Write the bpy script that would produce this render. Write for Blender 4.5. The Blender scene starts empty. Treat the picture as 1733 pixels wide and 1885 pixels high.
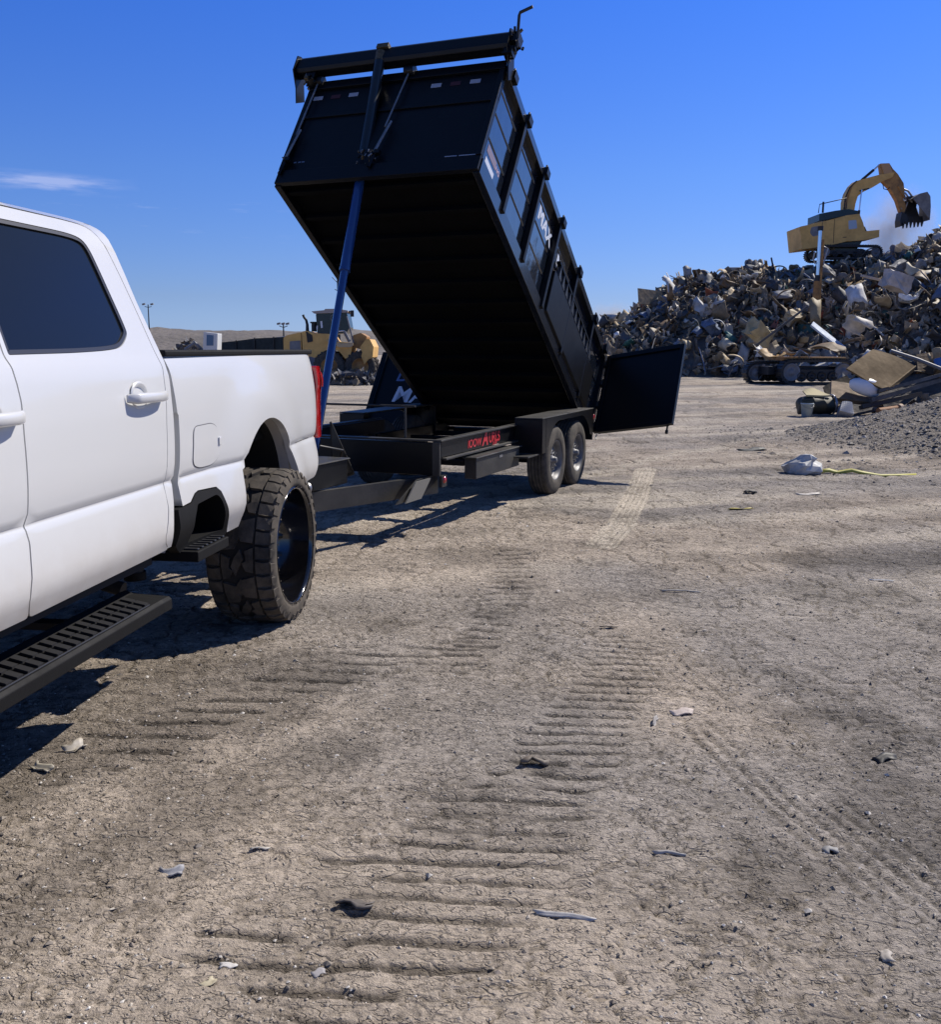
import bpy, bmesh, math, random
import numpy as np
from mathutils import Vector, Matrix, geometry
from math import sin, cos, pi, radians
random.seed(7); np.random.seed(7)
C = bpy.context.scene
R = random.random
def ru(a, b): return a + (b - a) * random.random()

# ---------------------------------------------------------------- camera
cam_d = bpy.data.cameras.new("camera"); cam = bpy.data.objects.new("camera", cam_d)
C.collection.objects.link(cam); C.camera = cam
cam_d.sensor_fit = 'HORIZONTAL'; cam_d.sensor_width = 36.0; cam_d.lens = 36.0 * 1767.8 / 1733.0
cam_d.clip_start = 0.05; cam_d.clip_end = 6000
cam.matrix_world = Matrix.Translation((0, 0, 1.6)) @ Matrix.Rotation(pi / 2 - 0.168, 4, 'X') @ Matrix.Rotation(0.0032, 4, 'Z')

# ---------------------------------------------------------------- world, sun, exposure
SUN = Vector((0.82, 0.62, 1.0)).normalized()
el = math.asin(SUN.z); az = math.atan2(SUN.x, SUN.y)
w = bpy.data.worlds.new("World"); C.world = w; w.use_nodes = True
nt = w.node_tree; nt.nodes.clear()
N = nt.nodes.new; Lk = nt.links.new
out = N("ShaderNodeOutputWorld"); bg = N("ShaderNodeBackground"); sky = N("ShaderNodeTexSky")
sky.sky_type = 'NISHITA'; sky.sun_disc = False; sky.sun_elevation = el; sky.sun_rotation = az
sky.altitude = 600; sky.air_density = 1.0; sky.dust_density = 0.35; sky.ozone_density = 3.2
hs = N("ShaderNodeHueSaturation"); hs.inputs['Saturation'].default_value = 1.0; hs.inputs['Value'].default_value = 1.2
hs.inputs['Hue'].default_value = 0.5
tc = N("ShaderNodeTexCoord"); sep = N("ShaderNodeSeparateXYZ"); Lk(tc.outputs['Generated'], sep.inputs[0])
cr_ = N("ShaderNodeValToRGB"); cr_.color_ramp.elements[0].position = 0.0; cr_.color_ramp.elements[0].color = (.31, .44, .86, 1)
for p_, c_ in ((.05, (.30, .375, .64, 1)), (.165, (.262, .40, .735, 1)), (.34, (.167, .388, .917, 1)), (.5, (.28, .42, .70, 1))):
    e_ = cr_.color_ramp.elements.new(p_); e_.color = c_
cr_.color_ramp.elements[-1].color = (.36, .44, .60, 1)
Lk(sep.outputs[2], cr_.inputs[0])
tint = N("ShaderNodeMixRGB"); tint.blend_type = 'MULTIPLY'; tint.inputs[0].default_value = 1; Lk(sky.outputs[0], tint.inputs[1]); Lk(cr_.outputs[0], tint.inputs[2])
Lk(tint.outputs[0], hs.inputs['Color'])
mp = N("ShaderNodeMapping"); mp.inputs['Scale'].default_value = (14, 14, 110); Lk(tc.outputs['Generated'], mp.inputs[0])
ns = N("ShaderNodeTexNoise"); ns.inputs['Scale'].default_value = 1.0; ns.inputs['Detail'].default_value = 5; ns.inputs['Roughness'].default_value = .6
Lk(mp.outputs[0], ns.inputs['Vector'])
def mth(op, a, b=None, cl=False):
    n = N("ShaderNodeMath"); n.operation = op; n.use_clamp = cl
    for i, v in enumerate((a, b)):
        if v is None: continue
        if isinstance(v, (int, float)): n.inputs[i].default_value = v
        else: Lk(v, n.inputs[i])
    return n.outputs[0]
def bump_(v, c0, wd):   # 1 - |v-c|/w clamped
    return mth('SUBTRACT', 1.0, mth('DIVIDE', mth('ABSOLUTE', mth('SUBTRACT', v, c0)), wd), True)
cm = mth('MULTIPLY', bump_(sep.outputs[2], 0.148, 0.011), bump_(sep.outputs[0], -0.385, 0.075))
th = mth('SUBTRACT', ns.outputs[0], 0.44, True)
cm = mth('MULTIPLY', mth('MULTIPLY', cm, th), 7.0, True)
cm2 = mth('MULTIPLY', bump_(sep.outputs[2], 0.125, 0.03), bump_(sep.outputs[0], -0.3, 0.25))
cm2 = mth('MULTIPLY', mth('MULTIPLY', cm2, mth('SUBTRACT', ns.outputs[0], 0.60, True)), 4.0, True)
cm = mth('MULTIPLY', mth('ADD', cm, cm2, True), 0.30)
mx = N("ShaderNodeMixRGB"); Lk(cm, mx.inputs[0]); Lk(hs.outputs[0], mx.inputs[1]); mx.inputs[2].default_value = (6.2, 6.2, 7.6, 1)
Lk(mx.outputs[0], bg.inputs[0]); bg.inputs[1].default_value = 0.105; Lk(bg.outputs[0], out.inputs[0])
sd = bpy.data.lights.new("sun", 'SUN'); sd.energy = 4.4; sd.angle = radians(0.53); sd.color = (1.0, 0.93, 0.83)
sun = bpy.data.objects.new("sun", sd); C.collection.objects.link(sun)
sun.rotation_euler = (-SUN).to_track_quat('-Z', 'Y').to_euler()
C.view_settings.view_transform = 'Standard'; C.view_settings.look = 'None'
C.view_settings.exposure = 0.42; C.view_settings.gamma = 1
C.cycles.max_bounces = 6; C.cycles.diffuse_bounces = 3; C.cycles.glossy_bounces = 3; C.cycles.volume_bounces = 1
C.cycles.volume_step_rate = 2; C.cycles.use_denoising = True

# ---------------------------------------------------------------- materials
MATS = {}
def mat(name, col, rough=.5, metal=0, coat=0, noise=0, nscale=8, col2=None, bump=0, bscale=40, spec=.5, objcol=False, attr=None, dirt=0, ior=None):
    if name in MATS: return MATS[name]
    m = bpy.data.materials.new(name); m.use_nodes = True; MATS[name] = m
    t = m.node_tree; n = t.nodes; l = t.links; b = n['Principled BSDF']
    b.inputs['Roughness'].default_value = rough; b.inputs['Metallic'].default_value = metal
    b.inputs['Coat Weight'].default_value = coat; b.inputs['Coat Roughness'].default_value = .05
    b.inputs['Specular IOR Level'].default_value = spec
    co = n.new('ShaderNodeTexCoord')
    base = None
    if objcol: base = n.new('ShaderNodeObjectInfo').outputs['Color']
    if attr:
        a = n.new('ShaderNodeAttribute'); a.attribute_name = attr; base = a.outputs['Color']
    if noise or col2:
        ns = n.new('ShaderNodeTexNoise'); ns.inputs['Scale'].default_value = nscale; ns.inputs['Detail'].default_value = 6; ns.inputs['Roughness'].default_value = .65
        l.new(co.outputs['Object'], ns.inputs['Vector'])
        rp = n.new('ShaderNodeMapRange'); rp.inputs[1].default_value = .35; rp.inputs[2].default_value = .68
        l.new(ns.outputs[0], rp.inputs[0])
        mx = n.new('ShaderNodeMixRGB'); l.new(rp.outputs[0], mx.inputs[0])
        if base is None:
            mx.inputs[1].default_value = (*col, 1)
            c2 = col2 or tuple(c * (1 - noise) for c in col); mx.inputs[2].default_value = (*c2, 1)
        else:
            l.new(base, mx.inputs[1])
            mu = n.new('ShaderNodeMixRGB'); mu.blend_type = 'MULTIPLY'; mu.inputs[0].default_value = 1
            l.new(base, mu.inputs[1]); f = 1 - noise; mu.inputs[2].default_value = (f, f, f, 1); l.new(mu.outputs[0], mx.inputs[2])
        base = mx.outputs[0]
        mr = n.new('ShaderNodeMapRange'); mr.inputs[3].default_value = rough * .8; mr.inputs[4].default_value = min(1, rough * 1.3)
        l.new(ns.outputs[0], mr.inputs[0]); l.new(mr.outputs[0], b.inputs['Roughness'])
    if dirt:     # splashed dust near the bottom of the panel
        sp = n.new('ShaderNodeSeparateXYZ'); l.new(co.outputs['Object'], sp.inputs[0])
        mr = n.new('ShaderNodeMapRange'); mr.inputs[1].default_value = 1.0; mr.inputs[2].default_value = .62; mr.inputs[3].default_value = 0; mr.inputs[4].default_value = 1
        l.new(sp.outputs[2], mr.inputs[0])
        n2 = n.new('ShaderNodeTexNoise'); n2.inputs['Scale'].default_value = 5; n2.inputs['Detail'].default_value = 9; n2.inputs['Roughness'].default_value = .7
        l.new(co.outputs['Object'], n2.inputs['Vector'])
        mu = n.new('ShaderNodeMath'); mu.operation = 'MULTIPLY'; l.new(mr.outputs[0], mu.inputs[0]); l.new(n2.outputs[0], mu.inputs[1])
        m3 = n.new('ShaderNodeMath'); m3.operation = 'MULTIPLY'; l.new(mu.outputs[0], m3.inputs[0]); m3.inputs[1].default_value = dirt
        mx = n.new('ShaderNodeMixRGB'); l.new(m3.outputs[0], mx.inputs[0]); mx.inputs[2].default_value = (.33, .27, .21, 1)
        if base is None: mx.inputs[1].default_value = (*col, 1)
        else: l.new(base, mx.inputs[1])
        base = mx.outputs[0]
    if base is None: b.inputs['Base Color'].default_value = (*col, 1)
    else: l.new(base, b.inputs['Base Color'])
    if bump:
        n3 = n.new('ShaderNodeTexNoise'); n3.inputs['Scale'].default_value = bscale; n3.inputs['Detail'].default_value = 4
        l.new(co.outputs['Object'], n3.inputs['Vector'])
        bp = n.new('ShaderNodeBump'); bp.inputs['Strength'].default_value = 1; bp.inputs['Distance'].default_value = bump
        l.new(n3.outputs[0], bp.inputs['Height']); l.new(bp.outputs[0], b.inputs['Normal'])
    return m
CHROMED = mat('dull_chrome', (.35, .35, .36), .35, metal=1)
WHITE = mat('white_paint', (.60, .605, .60), .34, coat=.6, dirt=.95); WHITE.node_tree.nodes['Principled BSDF'].inputs['Coat Roughness'].default_value = .07
GLASS = mat('tinted_glass', (.010, .012, .013), .03, spec=.22)
BLKPL = mat('black_plastic', (.006, .006, .0065), .65, spec=.2, noise=.3, bump=.0006, bscale=300)
GAP = mat('gap_black', (.004, .004, .005), .8)
TRIM = mat('dark_trim', (.03, .03, .032), .35)
RUBBER = mat('dusty_rubber', (.042, .038, .033), .8, spec=.25, col2=(.125, .105, .082), nscale=9, bump=.0012, bscale=160)
RUBBER2 = mat('trailer_rubber', (.038, .035, .031), .8, spec=.25, col2=(.11, .096, .078), nscale=9, bump=.0012, bscale=120)
RIMBLK = mat('gloss_black_rim', (.006, .006, .008), .12, coat=1)
RED = mat('red_lens', (.42, .008, .012), .15, coat=1)
REDD = mat('dark_red_lens', (.13, .006, .008), .2, coat=1)
CHROME = mat('chrome', (.7, .7, .72), .12, metal=1)
STEEL = mat('dull_steel', (.34, .34, .35), .4, metal=.7, noise=.4, nscale=12)
RIMGR = mat('silver_rim', (.14, .14, .145), .5, metal=.2, noise=.3, nscale=14)
BPAINT = mat('black_gloss_paint', (.010, .013, .020), .10, coat=.8, bump=.012, bscale=2.2)
BSATIN = mat('black_satin_paint', (.0035, .004, .0055), .36, noise=.35, nscale=5, bump=.0008, bscale=30, spec=.3)
BUNDER = mat('black_underside', (.0015, .0015, .0018), .8, noise=.4, nscale=4, spec=.12)
FRAMEG = mat('dusty_frame', (.014, .014, .014), .5, col2=(.045, .042, .036), nscale=3, bump=.001, bscale=40)
BLUE = mat('blue_cylinder', (.012, .045, .17), .22, coat=.8)
WHITET = mat('white_decal', (.62, .66, .74), .4)
GREYT = mat('reflective_grey', (.34, .35, .40), .35)
REDT = mat('red_decal', (.50, .03, .04), .4)
PINK = mat('pale_pink_decal', (.55, .42, .50), .4)
GROOVE = mat('tread_groove', (.020, .018, .016), .9)
YEL = mat('machine_yellow', (.74, .45, .14), .55, spec=.3, col2=(.52, .31, .10), nscale=1.6, bump=.004, bscale=5)
YELD = mat('worn_orange', (.46, .24, .075), .6, spec=.3, col2=(.18, .10, .045), nscale=2.5)
GRNG = mat('dark_green', (.010, .030, .029), .25, noise=.4, nscale=2)
MBLK = mat('machine_black', (.012, .012, .014), .5, noise=.4, nscale=5)
GREY = mat('grey_paint', (.20, .20, .21), .5, noise=.4, nscale=3)
SCRAP = mat('scrap_paint', (.3, .3, .3), .6, spec=.25, objcol=True, noise=.45, nscale=2.2, bump=.02, bscale=3)
SCRAPA = mat('scrap_mixed', (.3, .3, .3), .6, spec=.25, attr='Col', noise=.5, nscale=2.0, bump=.03, bscale=3)

# ---------------------------------------------------------------- mesh helpers
class MB:
    def __init__(s): s.v = []; s.f = []; s.m = []; s.sm = []; s.ml = []
    def mi(s, m):
        if m not in s.ml: s.ml.append(m)
        return s.ml.index(m)
    def add(s, vs, fs, m, smooth=False):
        o = len(s.v); k = s.mi(m); s.v += [tuple(v) for v in vs]
        for f in fs: s.f.append([i + o for i in f]); s.m.append(k); s.sm.append(smooth)
    def box(s, a, b, m, T=None):
        x0, y0, z0 = a; x1, y1, z1 = b
        vs = [(x0, y0, z0), (x1, y0, z0), (x1, y1, z0), (x0, y1, z0), (x0, y0, z1), (x1, y0, z1), (x1, y1, z1), (x0, y1, z1)]
        if T: vs = [T(*v) for v in vs]
        s.add(vs, [(0, 3, 2, 1), (4, 5, 6, 7), (0, 1, 5, 4), (1, 2, 6, 5), (2, 3, 7, 6), (3, 0, 4, 7)], m)
    def prism(s, poly, h0, h1, m, T, smooth=False):     # poly in (u,v); T(u,v,h)
        n = len(poly)
        vs = [T(u, v, h0) for u, v in poly] + [T(u, v, h1) for u, v in poly]
        tri = geometry.tessellate_polygon([[Vector((u, v, 0)) for u, v in poly]])
        s.add(vs, [tuple(t) for t in tri] + [tuple(i + n for i in reversed(t)) for t in tri], m)
        s.add(vs, [(i, (i + 1) % n, (i + 1) % n + n, i + n) for i in range(n)], m, smooth)
    def tube(s, pts, r, m, n=10, cap=True):
        pts = [Vector(p) for p in pts]; rs = r if isinstance(r, (list, tuple)) else [r] * len(pts)
        vs = []; fs = []; prev = None
        for i, p in enumerate(pts):
            d = (pts[min(i + 1, len(pts) - 1)] - pts[max(i - 1, 0)]).normalized()
            a = prev if prev is not None else (Vector((0, 0, 1)) if abs(d.z) < .9 else Vector((1, 0, 0)))
            u = (a - d * a.dot(d)).normalized(); v = d.cross(u); prev = u
            for k in range(n):
                t = 2 * pi * k / n; vs.append(p + (u * cos(t) + v * sin(t)) * rs[i])
        for i in range(len(pts) - 1):
            for k in range(n):
                fs.append((i * n + k, i * n + (k + 1) % n, (i + 1) * n + (k + 1) % n, (i + 1) * n + k))
        s.add(vs, fs, m, True)
        if cap:
            s.add(vs[:n], [tuple(reversed(range(n)))], m); s.add(vs[-n:], [tuple(range(n))], m)
    def lathe(s, prof, m, T, n=48, closed=False):    # prof [(r,h)], axis h ; T(x,h,z) with x=r cos,z=r sin
        k = len(prof); vs = []
        for i in range(n):
            t = 2 * pi * i / n
            for r, h in prof: vs.append(T(r * cos(t), h, r * sin(t)))
        fs = []
        for i in range(n):
            j = (i + 1) % n
            for q in range(k if closed else k - 1):
                q2 = (q + 1) % k
                fs.append((i * k + q, j * k + q, j * k + q2, i * k + q2))
        s.add(vs, fs, m, True)
    def build(s, name, parent=None, bevel=0, coll=None):
        me = bpy.data.meshes.new(name); me.from_pydata(s.v, [], s.f)
        for m in s.ml: me.materials.append(m)
        me.polygons.foreach_set('material_index', s.m); me.polygons.foreach_set('use_smooth', s.sm)
        me.update()
        o = bpy.data.objects.new(name, me); C.collection.objects.link(o)
        if parent: o.parent = parent
        if bevel:
            md = o.modifiers.new('b', 'BEVEL'); md.width = bevel; md.segments = 2; md.limit_method = 'ANGLE'; md.angle_limit = radians(40); md.harden_normals = False
        return o
def fixn(o):
    bm = bmesh.new(); bm.from_mesh(o.data); bmesh.ops.recalc_face_normals(bm, faces=bm.faces); bm.to_mesh(o.data); bm.free(); return o
def empty(name, loc, rz=0, label=None, cat=None, group=None):
    o = bpy.data.objects.new(name, None); C.collection.objects.link(o); o.location = loc; o.rotation_euler = (0, 0, rz)
    o.empty_display_size = .2
    if label: tag(o, label, cat, group)
    return o
def tag(o, label=None, cat=None, group=None, kind=None):
    if label: o['label'] = label
    if cat: o['category'] = cat
    if group: o['group'] = group
    if kind: o['kind'] = kind
    return o
ID = lambda x, y, z: (x, y, z)
def text_geo(s, size=1, bold=0):
    cu = bpy.data.curves.new('t', 'FONT'); cu.body = s; cu.size = size; cu.offset = bold
    ob = bpy.data.objects.new('t', cu); me = bpy.data.meshes.new_from_object(ob)
    vs = [tuple(v.co) for v in me.vertices]; fs = [tuple(p.vertices) for p in me.polygons]
    bpy.data.objects.remove(ob); bpy.data.meshes.remove(me); bpy.data.curves.remove(cu)
    return vs, fs
def put_text(mb, s, m, size, T, bold=0.0, shear=0.0, sx=1.0):
    vs, fs = text_geo(s, size, bold)
    mb.add([T(v[0] * sx + v[1] * shear, v[1]) for v in vs], fs, m)
def rpoly(pts, r=.03, n=5):
    out = []; k = len(pts)
    for i in range(k):
        p = Vector(pts[i][:2]); rr = pts[i][2] if len(pts[i]) > 2 else r
        a = Vector(pts[i - 1][:2]); b = Vector(pts[(i + 1) % k][:2])
        if rr <= 0: out.append(tuple(p)); continue
        da = (a - p); db = (b - p); ra = min(rr, da.length * .45); rb = min(rr, db.length * .45)
        A = p + da.normalized() * ra; B = p + db.normalized() * rb
        for q in range(n + 1):
            t = q / n; out.append(tuple(A * (1 - t) ** 2 + p * 2 * t * (1 - t) + B * t * t))
    return out
def dens(poly, d=.04):
    out = []
    for i, p in enumerate(poly):
        q = poly[(i + 1) % len(poly)]; L = math.dist(p, q); k = max(1, int(L / d))
        for j in range(k): out.append((p[0] + (q[0] - p[0]) * j / k, p[1] + (q[1] - p[1]) * j / k))
    return out
def inside(poly, X, Y):
    P = np.array(poly); x = np.atleast_1d(X); y = np.atleast_1d(Y); r = np.zeros(x.shape, bool)
    x1, y1 = P[:, 0], P[:, 1]; x2, y2 = np.roll(x1, -1), np.roll(y1, -1)
    for a, b, c, d in zip(x1, y1, x2, y2):
        cnd = ((b > y) != (d > y))
        if b != d: r ^= cnd & (x < (c - a) * (y - b) / (d - b) + a)
    return r
def edist(poly, X, Y):
    P = np.array(poly); Q = np.roll(P, -1, 0); D = Q - P; best = np.full(len(X), 9.)
    for p, d in zip(P, D):
        t = np.clip(((X - p[0]) * d[0] + (Y - p[1]) * d[1]) / max(1e-12, d @ d), 0, 1)
        best = np.minimum(best, np.hypot(X - p[0] - t * d[0], Y - p[1] - t * d[1]))
    return best
def panel(mb, outline, yf, m, holes=(), step=.06, zrows=(), flange=.02, mirror=None, T=None, fm=None, hflange=None):
    """sheet panel over (s,z), y = yf(s,z); flanges turned inward round every edge"""
    outs = [dens(outline, step * .7)] + [dens(h, step * .7) for h in holes]
    P = np.array(outline); s0, s1, z0, z1 = P[:, 0].min(), P[:, 0].max(), P[:, 1].min(), P[:, 1].max()
    zr_ = [z for z in zrows if z0 < z < z1]; zs = sorted(zr_ + [float(z) for z in np.arange(z0 + step, z1 - .01, step) if all(abs(z - q) > .022 for q in zr_)])
    ss = np.arange(s0 + step, s1, step)
    if len(ss) and len(zs):
        X, Z = [a.ravel() for a in np.meshgrid(ss, np.array(zs))]
        k = inside(outs[0], X, Z)
        for h in outs[1:]: k &= ~inside(h, X, Z)
        for h in outs: k &= edist(h, X, Z) > min(.012, step * .3)
        X, Z = X[k], Z[k]
    else: X, Z = np.array([]), np.array([])
    vs = []; es = []; loops = []
    for h in outs:
        o = len(vs); vs += h; es += [(o + i, o + (i + 1) % len(h)) for i in range(len(h))]; loops.append((o, len(h)))
    vs += list(zip(X.tolist(), Z.tolist()))
    r = geometry.delaunay_2d_cdt([Vector(v) for v in vs], es, [], 0, 1e-6)
    V = [(v.x, v.y) for v in r[0]]; F = []
    cx = np.array([[sum(V[i][0] for i in f) / 3, sum(V[i][1] for i in f) / 3] for f in r[2]])
    k = inside(outs[0], cx[:, 0], cx[:, 1])
    for h in outs[1:]: k &= ~inside(h, cx[:, 0], cx[:, 1])
    F = [tuple(f) for f, q in zip(r[2], k) if q]
    F = [f for f in F if abs((V[f[1]][0] - V[f[0]][0]) * (V[f[2]][1] - V[f[0]][1]) - (V[f[2]][0] - V[f[0]][0]) * (V[f[1]][1] - V[f[0]][1])) > 4e-6]     # no slivers
    T = T or ID
    def put(mr):
        mapf = (lambda x, y, z: T(x, mr - y, z)) if mr is not None else T
        G = [mapf(a, yf(a, b), b) for a, b in V]
        FF = F if mr is None else [tuple(reversed(f)) for f in F]
        mb.add(G, FF, m, True)
        for li, h in enumerate(outs):
            fl = flange if li == 0 else (hflange if hflange is not None else flange)
            if fl <= 0: continue
            n = len(h); A = []; rr = min(.0035, fl * .3)
            for (a, b) in h: A.append(mapf(a, yf(a, b), b))
            for (a, b) in h: A.append(mapf(a, yf(a, b) + fl, b))
            mb.add(A, [(i, (i + 1) % n, (i + 1) % n + n, i + n) for i in range(n)], fm or m, True)
    put(None)
    if mirror is not None: put(mirror)
# ================================================================ GROUND
_G = {}
def vnoise(x, y, seed=0):
    if seed not in _G: _G[seed] = np.random.RandomState(seed).rand(256, 256).astype(np.float32)
    G = _G[seed]
    xi = np.floor(x).astype(int); yi = np.floor(y).astype(int); fx = (x - xi).astype(np.float32); fy = (y - yi).astype(np.float32)
    fx = fx * fx * (3 - 2 * fx); fy = fy * fy * (3 - 2 * fy)
    g = lambda a, b: G[a % 256, b % 256]
    return (g(xi, yi) * (1 - fx) + g(xi + 1, yi) * fx) * (1 - fy) + (g(xi, yi + 1) * (1 - fx) + g(xi + 1, yi + 1) * fx) * fy
def fbm(x, y, o=4, seed=0):
    s = 0; a = 1; t = 0
    for i in range(o): s = s + a * vnoise(x * 2 ** i + 13 * i, y * 2 ** i + 7 * i, seed + i); t += a; a *= .5
    return s / t
def worley(x, y, seed=0):
    r = np.random.RandomState(seed); GX = r.rand(128, 128).astype(np.float32); GY = r.rand(128, 128).astype(np.float32)
    xi = np.floor(x).astype(int); yi = np.floor(y).astype(int)
    f1 = np.full(x.shape, 9., np.float32); f2 = f1.copy()
    for dx in (-1, 0, 1):
        for dy in (-1, 0, 1):
            a = xi + dx; b = yi + dy
            d = np.hypot(a + GX[a % 128, b % 128] - x, b + GY[a % 128, b % 128] - y).astype(np.float32)
            n1 = np.minimum(f1, d); f2 = np.minimum(f2, np.maximum(f1, d)); f1 = n1
    return f1, f2
def sstep(a, b, x): t = np.clip((x - a) / (b - a), 0, 1); return t * t * (3 - 2 * t)
def path_uv(path, X, Y):
    """signed side distance and running length along a polyline"""
    best = np.full(X.shape, 1e9); side = np.zeros(X.shape); run = np.zeros(X.shape); acc = 0
    for (a, b) in zip(path[:-1], path[1:]):
        d = np.array(b) - np.array(a); L = math.hypot(*d); d = d / L
        u = (X - a[0]) * d[0] + (Y - a[1]) * d[1]; v = (X - a[0]) * -d[1] + (Y - a[1]) * d[0]
        uc = np.clip(u, 0, L); ds = np.hypot(u - uc, v); k = ds < best
        best = np.where(k, ds, best); side = np.where(k, v, side); run = np.where(k, acc + uc, run); acc += L
    return best, side, run, acc
TA = [(.98, 5.3), (.79, 4.69), (.6, 4.16), (.44, 3.73), (.23, 3.33), (.06, 3.01), (-.11, 2.71), (-.25, 2.48), (-.42, 2.3), (-.6, 2.1)]
TB = [(.33, 7.66), (.29, 6.71), (.16, 5.7), (-.02, 4.95), (-.18, 4.52)]
TCc = [(.3, 8.2), (.62, 6.39), (.92, 4.96), (1.08, 3.85), (1.19, 3.21), (1.30, 2.71), (1.42, 2.2)]
TD = [(-1.9, 3.3), (-1.29, 3.83), (-.84, 4.45), (-.5, 4.9), (.1, 5.2)]
STRIP = [(2.37, 12.88), (1.78, 10.26), (1.36, 8.64), (1.09, 7.78)]
PATH = [(-1, 10.2), (.6, 11.5), (1.6, 12.57), (2.69, 14.19), (4.59, 16.77), (7.07, 19.76), (11.07, 25.07), (16, 32)]
def gravel_z(x, y):
    q = np.hypot((x - 11.3) / 5.9, (y - 17.3) / 5.4)
    return 0.80 * sstep(1.0, .25, q) * (0.75 + .5 * fbm(x * .6, y * .6, 3, 40))
def ground(X, Y):
    dist = np.hypot(X, Y); near = sstep(16, 7, dist); mid = sstep(60, 20, dist)
    lo = (fbm(X * .35 + 50, Y * .35 + 50, 3, 3) - .5) * .10 * sstep(400, 30, dist)
    wx = X + .08 * (fbm(X * 4 + 9, Y * 4 + 5, 2, 11) - .5); wy = Y + .08 * (fbm(X * 4 + 77, Y * 4 + 31, 2, 12) - .5)
    f1, f2 = worley(wx * 11 + 300, wy * 11 + 300, 21); crack = sstep(0.0, .28, f2 - f1)
    g1, g2 = worley(wx * 24 + 300, wy * 24 + 300, 22)
    msk = sstep(.40, .62, fbm(X * .9 + 20, Y * .9 + 60, 3, 31))
    msk2 = sstep(.42, .6, fbm(X * 1.6 + 90, Y * 1.6 + 10, 3, 32))
    h = lo + near * (.003 * crack * (.35 + .65 * msk) + .004 * (1 - sstep(0, .5, g1)) * msk2)
    h += near * .010 * (fbm(X * 7, Y * 7, 4, 41) - .5) + mid * .02 * (fbm(X * 2.1, Y * 2.1, 3, 42) - .5)
    cr = .4 * (1 - crack) * near * msk
    tone = np.zeros(X.shape); dark = np.zeros(X.shape)
    # thin curved cracks and crumb edges, finer close by and coarser farther out
    for fr, w0, lo_, hi_, hd, dd in ((17, .10, 0, 7, .006, .6), (9, .06, 0, 9, .008, .5), (6, .08, 3, 16, .011, .55), (3.0, .08, 5, 40, .012, .45), (1.3, .06, 14, 120, .022, .45)):
        n_ = fbm(X * fr + 3, Y * fr + 9, 3, int(200 + fr)); v = np.abs(n_ - .5) * 2
        m_ = sstep(.38, .56, fbm(X * fr * .17 + 40, Y * fr * .17 + 11, 3, int(230 + fr)))
        wt = sstep(lo_ * .7, lo_ + .01, dist) * sstep(hi_, hi_ * .6, dist) if lo_ else sstep(hi_, hi_ * .6, dist)
        ln_ = (1 - sstep(0, w0, v)) * m_ * wt
        h -= hd * ln_; cr = np.maximum(cr, ln_ * dd * 1.6)
        h += hd * .5 * wt * (fbm(X * fr * 1.3, Y * fr * 1.3, 2, int(260 + fr)) - .5)
    # lug bars pressed by a big tyre
    for pth, wd, per, amp, sd in ((TA, .21, .105, .0105, 1), (TB, .15, .15, .014, 2), (TD, .22, .14, .010, 3)):
        b, s, r, L = path_uv(pth, X, Y)
        wig = .09 * (fbm(X * 4, Y * 4, 3, 50 + sd) - .5)
        wd = wd * (1 + .9 * sstep(3.6, 2.4, Y) * (sd == 1)) + .06 * (fbm(X * 2, Y * 9, 2, 55 + sd) - .5)
        k = sstep(wd, wd * .72, np.abs(s + wig * 2)) * sstep(0, .15, r) * sstep(L, L - .15, r) * (b < wd * 1.2 + .05)
        brk = sstep(.24 - .10 * (sd == 1), .44 - .10 * (sd == 1), fbm(X * 2.3 + 5 * sd, Y * 2.3, 3, 60 + sd)) * sstep(.16, .36, fbm(X * 5 + 5 * sd, Y * 12, 3, 160 + sd))
        bar = .5 + .5 * np.cos(2 * pi * (Y + .06 * X + wig * .8) / per); bar = sstep(.06, .34, bar)
        h = h * (1 - .4 * k * brk) + k * brk * amp * (bar - .8)
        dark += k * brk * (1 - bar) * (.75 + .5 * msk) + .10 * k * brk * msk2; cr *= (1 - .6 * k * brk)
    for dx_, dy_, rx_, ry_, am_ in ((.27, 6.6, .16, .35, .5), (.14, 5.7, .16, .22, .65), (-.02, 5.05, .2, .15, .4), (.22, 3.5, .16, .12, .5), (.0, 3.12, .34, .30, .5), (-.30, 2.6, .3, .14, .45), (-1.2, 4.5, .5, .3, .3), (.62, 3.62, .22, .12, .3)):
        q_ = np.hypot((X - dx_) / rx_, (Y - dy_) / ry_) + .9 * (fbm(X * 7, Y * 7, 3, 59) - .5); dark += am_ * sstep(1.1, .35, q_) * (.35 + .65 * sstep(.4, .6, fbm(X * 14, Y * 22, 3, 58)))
    b, s, r, L = path_uv(TCc, X, Y)
    k = sstep(.22, .15, np.abs(s)) * sstep(.30, .48, fbm(X * 2.4 + 30, Y * 1.7, 3, 71)) * sstep(5.6, 4.2, Y) * .8 * (b < .3) * sstep(.3, .9, r)
    bar = sstep(.05, .6, .5 + .5 * np.cos(2 * pi * (s + .012 * (fbm(X * 5, Y * 5, 2, 74) - .5)) / .062 + .5 * np.sign(np.sin(2 * pi * r / .05))))
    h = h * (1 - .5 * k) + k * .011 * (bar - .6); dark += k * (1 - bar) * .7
    b, s, r, L = path_uv(TCc, X - .62, Y)
    k = sstep(.14, .09, np.abs(s)) * sstep(.38, .6, fbm(X * 1.4 + 80, Y * 1.4, 3, 72)) * (b < .3)
    bar = .5 + .5 * np.cos(2 * pi * r / .07 + 9 * s); h = h + k * .006 * (bar - .5); dark += k * (1 - bar) * .3
    b, s, r, L = path_uv(STRIP, X, Y)
    k = sstep(.15, .12, np.abs(s)) * (b < .15); h = h * (1 - .8 * k) + .006 * k * (.5 + .5 * np.cos(2 * pi * s / .05)); tone += .9 * k
    b, s, r, L = path_uv(PATH, X, Y)
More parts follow.
